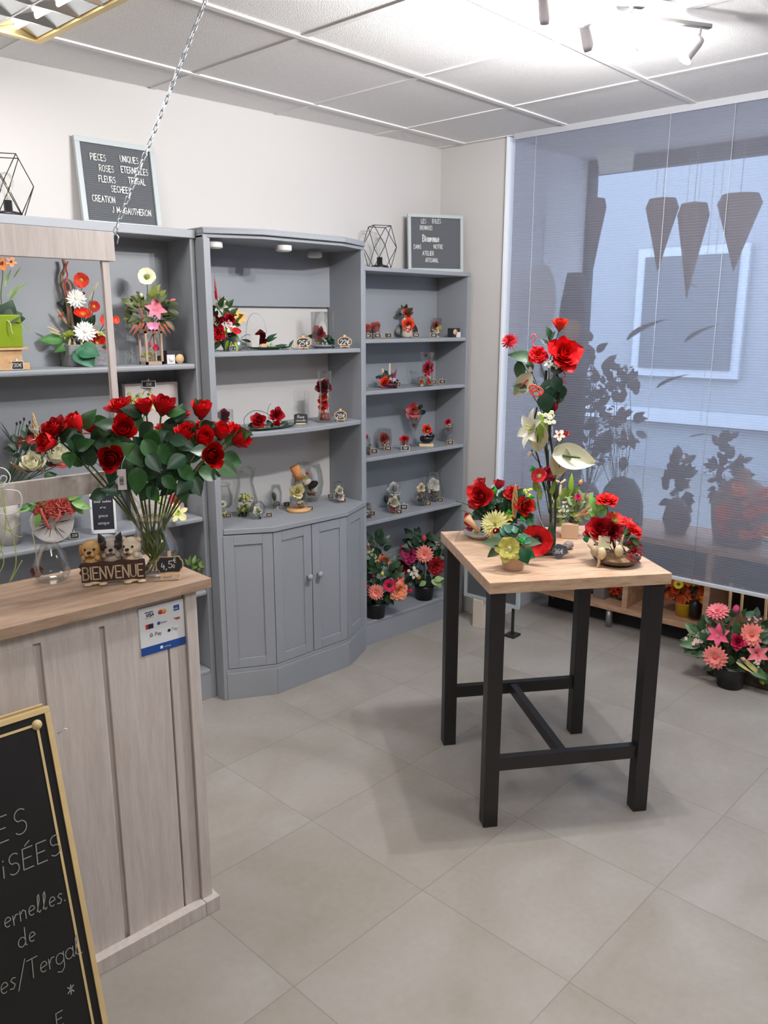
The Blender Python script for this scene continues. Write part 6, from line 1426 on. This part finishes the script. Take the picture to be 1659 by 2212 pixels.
A.bush(1226, 1092, 24, 34, 46, 22, (112, 136, 52), .24, .4); A.bush(1246, 1096, 26, 20, 18, 22, (150, 168, 130), .4, .3, 'round_leaf'); A.lf([(1232, 1060, 38, 88, 0, 0), (1230, 1070, 34, 80, 0, 0)], (120, 160, 40), .14, 'lime_grass')
wire(A, 'red_wire', [(1198, 1134, .03), (1190, 1146, .04), (1206, 1150, .05), (1212, 1160, .05), (1196, 1162, .05)], .0016, C((200, 60, 44), .4)); A.done()
# bowl at the right
A = tbl('flower_arrangement', 'red rose arrangement with eggs and driftwood in a shallow bowl, right of the table', 1330, 1216)
lathe_part(A, 'bowl', [(26, 0), (44, 6), (52, 16), (49, 15), (26, 5), (1, 5)], A.b, mat('brown_bowl', (84, 66, 50), .35)); A.neck = A.b + V((0, 0, .02))
MB().ball(A.b + V((0, 0, 10 * A.m)), 40 * A.m, 20, 8, (1, 1, .32)).build('moss_bed', mat('jute', (168, 136, 98), .9, bump=.8, bscale=60, var=.3, vscale=40), A.root)
for k, c, uu, vv, r, fc, d, c2 in (('peony', (212, 24, 20), 1313, 1079, 23, (.1, .9, .35), 0, None), ('rose', (176, 14, 24), 1296, 1140, 22, (-.1, .5, .9), .03, None), ('rose', (130, 12, 24), 1322, 1148, 18, (.1, .4, 1), .04, None), ('poppy', (216, 44, 30), 1328, 1124, 22, (.2, .8, .5), .0, (150, 170, 60)), ('lily', (206, 30, 40), 1356, 1128, 17, (.3, .8, .4), .0, (240, 160, 140)), ('peony', (206, 20, 20), 1369, 1143, 19, (.4, .8, .3), .02, None), ('rose', (150, 16, 30), 1278, 1148, 15, (-.4, .6, .6), .0, None), ('bud', (206, 196, 80), 1327, 1108, 5, (0, 1, 0), 0, None), ('berries', (170, 20, 30), 1374, 1190, 16, (.8, .3, .5), .02, None)): A.fl(k, c, uu, vv, r, fc, d, c2=c2)
for q in ((1300, 1196, 11, 1.3, (212, 190, 150)), (1337, 1190, 11, 1.2, (206, 184, 146)), (1284, 1190, 10, 1.2, (176, 156, 130))):
    mb = MB(); mb.ball(A.pt(q[0], q[1], .06), q[2] * A.m, 12, 8, (.85, .85, q[3])); A.part('egg', mb, C(q[4], .5))
mb = MB(); Mx = face_frame(A.pt(1304, 1184, .055), 0, 10); mb.box((-12 * A.m, 0, -.003), (12 * A.m, 26 * A.m, .003), Mx); A.part('wood_tile', mb, C((206, 200, 166), .6))
wire(A, 'driftwood', [(1270, 1175, .05), (1290, 1200, .06), (1294, 1214, .07), (1290, 1226, .07)], .005, mat('drift', (186, 158, 124), .8)); wire(A, 'driftwood', [(1272, 1150, .03), (1282, 1165, .04), (1290, 1178, .05)], .004, mat('drift', (186, 158, 124), .8)); wire(A, 'driftwood', [(1335, 1190, .05), (1342, 1170, .04), (1346, 1156, .03)], .006, mat('drift', (186, 158, 124), .8))
A.lf([(1284, 1095, 28, 110, 0), (1288, 1110, 30, 95, 0), (1296, 1100, 26, 70, 0), (1300, 1115, 28, 80, 0), (1290, 1120, 26, 130, 0)], (120, 170, 80), .3, 'lime_leaf'); A.bush(1330, 1166, 46, 16, 34, 20, (84, 110, 56), .24, .4); A.lf([(1264, 1158, 16, -70, .03)], (24, 140, 80), .4, 'broad_leaf'); A.lf([(1350, 1176, 40, 30, 0, 0), (1356, 1190, 36, 5, .02), (1350, 1200, 36, -15, .03)], (150, 30, 34), .14, 'red_blade'); A.done()

# ================================================================== CORNER, WINDOW BAY
# letter board on a pale wooden stand
A_ = Z(1030, 1353, 0); A_.x, A_.y = -.085, -.47
r_ = ray(1004, 1287); q = CAM + r_ * 3.95
Xd = WS.copy(); Nn = Xd.cross(V((0, 0, 1)))
o = Wp(1003, 1286, .13); o2 = Wp(1122, 1291, .13)
wd = (o2 - o).length * .98
Mb3 = frame(V((o.x, o.y, .155)), (o2 - o).normalized().to_3d() * 1.0, V((0, 0, 1)), V((0, 0, 1)))
dx3 = (o2 - o); dx3.z = 0; dx3.normalize(); n3 = dx3.cross(V((0, 0, 1)))
Mb3 = frame(V((o.x, o.y, o.z)), dx3, V((0, 0, 1)), n3)
lb3 = letter_board(Mb3, wd, .34, [('*', .44, .42, .03, .8, .12)], 'grey letter board standing low in the room corner behind the table', .018)
p3 = Mb3 @ V((wd * .22, 0, 0))
t = empty('wooden_block', (p3.x, p3.y, 0), 'pale wooden upright block holding the low letter board', 'block'); Mx = frame(V((p3.x, p3.y, 0)), dx3, n3, V((0, 0, 1)))
MB().box((-.01, -.03, 0), (.055, .012, o.z - .001), Mx).build('block', mat('pale_block', (214, 200, 186), .6), t, .002)
p4 = Mb3 @ V((wd * .88, 0, 0)); t = empty('metal_foot', (p4.x, p4.y, 0), 'thin dark metal foot under the right side of the low letter board', 'stand')
MB().box((-.006, -.02, .012), (.006, -.008, o.z - .001), frame(V((p4.x, p4.y, 0)), dx3, n3, V((0, 0, 1)))).box((-.03, -.05, 0), (.03, .02, .012), frame(V((p4.x, p4.y, 0)), dx3, n3, V((0, 0, 1)))).build('foot', BLK, t)
# display shelf unit in the bay
du_ = empty('display_bench', wp(1.6, -.55, 0), 'low oak display bench with open compartments standing in the shop window', 'bench')
OAKB = oak('oak_bench', (206, 166, 134), (176, 136, 106), (9, 1.2, 9), 1.4)
o0, o1, z0, z1 = -.33, -.72, .105, .525
for zz, nm in ((z0, 'bottom_board'), (z1, 'top_board')): MB().prism(wq(.52, 3.3, o0, o1), zz, zz + .032).build(nm, OAKB, du_, .001)
for s in (.52, 1.06, 1.49, 2.05, 2.6, 3.27): MB().prism(wq(s, s + .03, o0, o1), z0 + .032, z1).build('divider', OAKB, du_, .001)
MB().prism(wq(.55, 3.27, o1 + .012, o1), z0 + .032, z1).build('back_panel', mat('bench_back', (40, 34, 32), .7), du_)
MB().prism(wq(.56, 3.25, -.43, -.45), 0, z0).build('plinth', mat('under_bench_shade', (30, 28, 28), .8), du_)  # dark board added to stand in for the shade under the bench
for s in (.98, 1.9, 2.9):
    mb = MB(); mb.lathe([(.018, 0), (.018, z0)], 14, Matrix.Translation(wp(s, o0 - .03, 0))); mb.build('leg', mat('satin_leg', (170, 168, 168), .35, .8), du_)
def bay(name, label, u, v, z, off, cat='flower arrangement', group=None):
    p = Wp(u, v, off); p.z = z; return Arr(name, label, cat, p, group)
zb = z0 + .0325
A = bay('flower_arrangement', 'trailing ivy with pale edges hanging from the bench, just under the table front', 1195, 1255, zb, -.40); A.neck = A.b; lathe_part(A, 'pot', [(14, 0), (18, 24)], A.b, C((90, 80, 70))); A.bush(1196, 1262, 22, 12, 18, 18, (150, 170, 130), .35, .3); A.bush(1190, 1268, 26, 12, 14, 16, (70, 100, 60), .35, .3); A.done()
t = empty('grey_box', Wp(1300, 1285, -.45), 'small grey box between orange flowers in a bench compartment', 'box'); p = Wp(1300, 1286, -.42); p.z = zb
MB().box((p.x - .035, p.y - .035, zb), (p.x + .035, p.y + .035, zb + .09)).build('box', C((126, 116, 114), .6), t, .002)
for (u, v, n, lab) in ((1280, 1288, 10, 'orange autumn leaves bunch left of the small grey box in the bench'), (1342, 1292, 14, 'orange maple leaf bunch right of the small grey box in the bench')):
    A = bay('flower_arrangement', lab, u, v, zb, -.46); A.neck = A.b; lathe_part(A, 'pot', [(10, 0), (12, 12)], A.b, C((60, 44, 36)))
    for k in range(n): A.fl('lily', random.choice(((206, 60, 26), (226, 96, 34), (180, 44, 26))), u + random.uniform(-20, 20), v - 24 + random.uniform(-14, 10), 11, (random.uniform(-.6, .6), .6, .6), random.uniform(-.03, .03))
    A.done()
A = bay('flower_arrangement', 'orange and yellow autumn arrangement in a yellow pot with a small black lantern', 1478, 1322, zb, -.44); A.neck = A.b + V((0, 0, .03)); lathe_part(A, 'pot', [(17, 0), (20, 28), (21, 29), (1, 26)], A.b, C((206, 170, 30), .4))
for k in range(26): A.fl(random.choice(('lily', 'peony', 'gerbera')), random.choice(((216, 84, 30), (232, 130, 40), (190, 60, 30), (206, 100, 50), (150, 60, 30))), 1478 + random.uniform(-34, 44), 1276 + random.uniform(-26, 24), 11, (random.uniform(-.6, .6), .4, .9), random.uniform(-.02, .04))
A.fl('poppy', (226, 196, 50), 1466, 1262, 11, (-.2, .4, 1), .05); A.fl('bud', (170, 180, 50), 1500, 1262, 8, (.4, 1, .3), .03); A.bush(1485, 1270, 44, 26, 20, 22, (130, 70, 40), .3, .3)
lathe_part(A, 'black_lantern', [(12, 0), (12, 26), (6, 34), (1, 36)], A.pt(1500, 1330, .06), BP); A.done()
# pink pot on the floor at the right
A = Arr('flower_arrangement', 'large pink gerbera and lily arrangement in a black pot on the floor by the window', 'flower arrangement', Z(1580, 1478, 0) + V((-.02, 0, 0)))
lathe_part(A, 'pot', [(26, 0), (32, 44), (33, 46), (1, 43)], A.b, BP); A.neck = A.b + V((0, 0, 44 * A.m))
for k, c, uu, vv, r, fc, d, c2 in (('gerbera', (236, 128, 134), 1550, 1320, 25, (-.2, .9, .5), .0, (206, 60, 80)), ('bud', (226, 90, 140), 1590, 1315, 15, (.1, 1, .3), .0, None), ('lily', (226, 96, 130), 1552, 1372, 25, (-.2, .4, 1), .05, (240, 190, 190)), ('gerbera', (236, 136, 124), 1624, 1372, 27, (.2, .35, 1), .04, (206, 70, 60)), ('gerbera', (238, 140, 134), 1545, 1420, 27, (-.2, .1, 1), .09, (220, 80, 70)), ('rose', (196, 44, 84), 1594, 1386, 13, (0, .3, 1), .07, None), ('lily', (232, 130, 140), 1636, 1412, 24, (.3, .2, 1), .06, (214, 80, 100)), ('blossom', (236, 206, 196), 1502, 1382, 22, (-.5, .4, .8), .03, (200, 150, 120)), ('blossom', (236, 220, 210), 1512, 1364, 12, (-.4, .7, .6), .0, None), ('blossom', (232, 190, 180), 1624, 1334, 14, (.2, .9, .3), -.02, None), ('bud', (236, 170, 160), 1606, 1424, 10, (.1, .1, 1), .08, None), ('blossom', (230, 224, 200), 1636, 1430, 10, (.3, 0, 1), .08, None), ('bud', (150, 160, 50), 1508, 1420, 7, (-.6, -.1, .6), .04, None), ('bud', (150, 160, 50), 1646, 1474, 9, (.6, -.4, .6), .04, None), ('berries', (196, 90, 50), 1604, 1352, 8, (0, .6, .6), .0, None)):
    A.fl(k, c, uu, vv, r, fc, d, c2=c2)
A.bush(1580, 1385, 84, 68, 120, 25, (46, 76, 42), .3, .3); A.lf([(1515, 1388, 46, 185, .02), (1505, 1370, 34, 140, .02), (1500, 1392, 38, 215, .02), (1620, 1440, 40, -20, .05), (1640, 1450, 36, -50, .04)], (60, 100, 50), .28)
A.lf([(1600, 1420, 66, -32, .06, .2), (1590, 1430, 40, -20, .07)], (186, 176, 110), .08, 'dry_grass'); A.done()
# hamper with cane handles standing in the window opening
hp = empty('cane_hamper', wp(1.86, -.16, 0), 'dark hamper with upright light canes behind the pink flowers', 'basket')
BK_ = mat('cane', (196, 160, 110), .7)
MB().prism(wq(1.62, 2.2, -.08, -.28), 0, .2).build('hamper', mat('dark_wicker', (62, 52, 40), .8, bump=.8, bscale=60), hp, .01)
for (u, v0, v1) in ((1578, 1278, 1340), (1604, 1282, 1330), (1655, 1305, 1385)):
    a, b = Wp(u, v0, -.12), Wp(u - 4, v1, -.12); d = (a - b)
    MB().tube([b - d * .5, a + d * .3], .007, 8).build('cane', BK_, hp)
# things standing and hanging in the window, behind the blind
zt = z1 + .0325
def sil(name, label, cat, p, mb_list):
    t = empty(name, p, label, cat)
    for nm, mb, m in mb_list: mb.build(nm, m, t)
    return t
DARKV = mat('dark_vase', (74, 66, 66), .5)
p = Wp(1222, 1000, -.38); p.z = zt
hh = Wp(1222, 590, -.38).z - zt
mb = MB(); mb.prism([(-.07, 0), (.07, 0), (.09, hh * .5), (.075, hh * .86), (.04, hh), (-.04, hh), (-.075, hh * .86), (-.08, hh * .5)], -.02, .02, frame(p, WS, V((0, 0, 1)), WN))
mb2 = MB(); mb2.lathe([(.06, -.005), (.06, .004)], 20, look(p + V((0, 0, hh * .78)) + WN * .022, WN), True)
sil('window_figure', 'tall dark arched panel with amber disc seen through the blind at the left', 'ornament', p, [('panel', mb, DARKV), ('disc', mb2, C((190, 140, 80), .6))])
c = Wp(1168, 655, -.22)
mb = MB(); mb.prism([(.09 * math.cos(a), .2 * math.sin(a)) for a in [k * math.pi / 16 for k in range(32)]], -.006, .006, frame(c, WS, V((0, 0, 1)), WN))
mb2 = MB(); mb2.tube([c + V((0, 0, .19)), V((c.x, c.y, H - .005))], .002, 5)
sil('hanging_plaque', 'pale oval plaque hanging behind the blind beside the dark arched panel', 'ornament', c, [('plaque', mb, C((226, 230, 236), .5)), ('string', mb2, C((200, 200, 200)))])
for (u, v, w_, h_, lab, cc) in ((1432, 430, .16, .34, 'brown hanging paper cone seen through the blind, left one', (128, 96, 84)), (1500, 440, .15, .44, 'brown hanging paper cone seen through the blind, middle one', (132, 100, 88)), (1600, 420, .2, .34, 'brown hanging paper cone seen through the blind, right one', (136, 108, 94)), (1290, 430, .1, .34, 'narrow brown hanging paper cone seen through the blind, far left', (110, 92, 94))):
    c = Wp(u, v, -.42); mb = MB(); mb.lathe([(.002, -h_), (w_ * .28, -h_ * .5), (w_ * .5, -h_ * .12), (w_ * .4, 0), (.002, .01)], 14, Matrix.Translation(c)); mb2 = MB(); mb2.tube([c, V((c.x, c.y, H - .004))], .0015, 5)
    sil('hanging_cone', lab, 'ornament', c, [('cone', mb, C(cc, .8)), ('string', mb2, C((210, 210, 210)))])
c = Wp(1330, 320, -.6); mb = MB(); mb.prism([(-.14, .1), (-.1, .15), (.12, .15), (.1, -.12), (-.08, -.12)], -.004, .004, frame(c, WS, V((0, 0, 1)), WN)); mb2 = MB(); mb2.tube([c + V((0, 0, .15)), V((c.x, c.y, H - .004))], .0015, 5)
sil('light_patch', 'pale five sided shape added for light seen high through the blind', 'ornament', c, [('card', mb, C((236, 244, 236), .5)), ('string', mb2, C((210, 210, 210)))])  # pale cut-out added in place of a patch of light showing through
for (u0, v0, u1, v1, lab) in ((1356, 735, 1438, 675, 'dark long leaf hanging behind the blind, large left one'), (1480, 740, 1548, 690, 'dark long leaf hanging behind the blind, upper right one'), (1420, 838, 1486, 798, 'dark long leaf hanging behind the blind, centre one'), (1490, 945, 1532, 932, 'short dark leaf hanging behind the blind, lowest one'), (1476, 612, 1512, 618, 'small dark leaf hanging behind the blind, high one')):
    a, b = Wp(u0, v0, -.3), Wp(u1, v1, -.3); mb = MB(); leaf(mb, a, (b - a), V((0, 0, 1)), (b - a).length, (b - a).length * .22, .15, .3); c = a.lerp(b, .5); mb2 = MB(); mb2.tube([c, V((c.x, c.y, H - .004))], .001, 4)
    sil('hanging_leaf', lab, 'ornament', c, [('leaf', mb, C((84, 84, 84), .7)), ('string', mb2, C((210, 210, 210)))])
def dried(u, v0, v1, ru, lab, cc, n, off=-.5, kinds=('amaranth', 'blossom')):
    p = Wp(u, v1, off); p.z = zt; A = Arr('dried_bouquet', lab, 'flower arrangement', p); A.neck = p + V((0, 0, .12)); lathe_part(A, 'vase', [(20, 0), (30, 30), (24, 60), (14, 76)], p, C((120, 104, 98), .5))
    for k in range(n): A.fl(random.choice(kinds), tuple(int(x * random.uniform(.8, 1.15)) for x in cc), u + random.gauss(0, ru * .5), v0 + (v1 - v0) * random.random() ** .8, random.uniform(14, 22), (random.uniform(-.6, .6), 1, .2), random.uniform(-.06, .06))
    A.bush(u, (v0 + v1) / 2, ru, (v1 - v0) * .5, 44, 26, (96, 84, 84), .3, .3); A.done()
dried(1232, 780, 1010, 40, 'dark mass of dried brown foliage at the left end behind the blind', (112, 84, 80), 26, -.42)
dried(1272, 720, 1000, 55, 'tall mass of dried mauve flowers behind the blind at the left', (124, 84, 92), 26)
dried(1340, 790, 1000, 40, 'dried mauve spray behind the blind right of the tall mass', (130, 92, 100), 14)
dried(1462, 980, 1120, 26, 'upright dried reddish spray behind the blind at the centre', (130, 96, 110), 12)
dried(1575, 930, 1120, 34, 'loose dried twigs and berries behind the blind at the right', (116, 94, 90), 12)
p = Wp(1336, 1170, -.5); p.z = zt; mb = MB(); r = .12; mb.lathe([(r, 0), (r, .06), (r * .97, .12), (r * .8, .2), (r * .5, .25), (0, .27)], 24, Matrix.Translation(p)); sil('dome_cushion', 'grey rounded dome standing on the bench behind the blind', 'ornament', p, [('dome', mb, C((96, 94, 92), .8))])
p = Wp(1590, 1180, -.5); p.z = zt; mb = MB(); mb.lathe([(.11, 0), (.13, .1), (.14, .2), (.1, .3), (.04, .34), (.03, .38), (0, .39)], 20, Matrix.Translation(p)); sil('bell_lantern', 'amber bell shaped lantern on the bench behind the blind', 'ornament', p, [('bell', mb, C((150, 110, 84), .6))])
A = Arr('flower_arrangement', 'orange leaves glowing through the blind at the far right of the bench', 'flower arrangement', wp(1.95, -.45, zt)); A.neck = A.b; lathe_part(A, 'pot', [(20, 0), (26, 30)], A.b, C((80, 60, 50)))
for k in range(34): A.fl('lily', random.choice(((232, 110, 60), (214, 84, 50), (240, 140, 70))), 1610 + random.uniform(-60, 60), 1110 + random.uniform(-60, 50), 15, (random.uniform(-.6, .6), .6, .6), random.uniform(-.05, .05))
A.done()
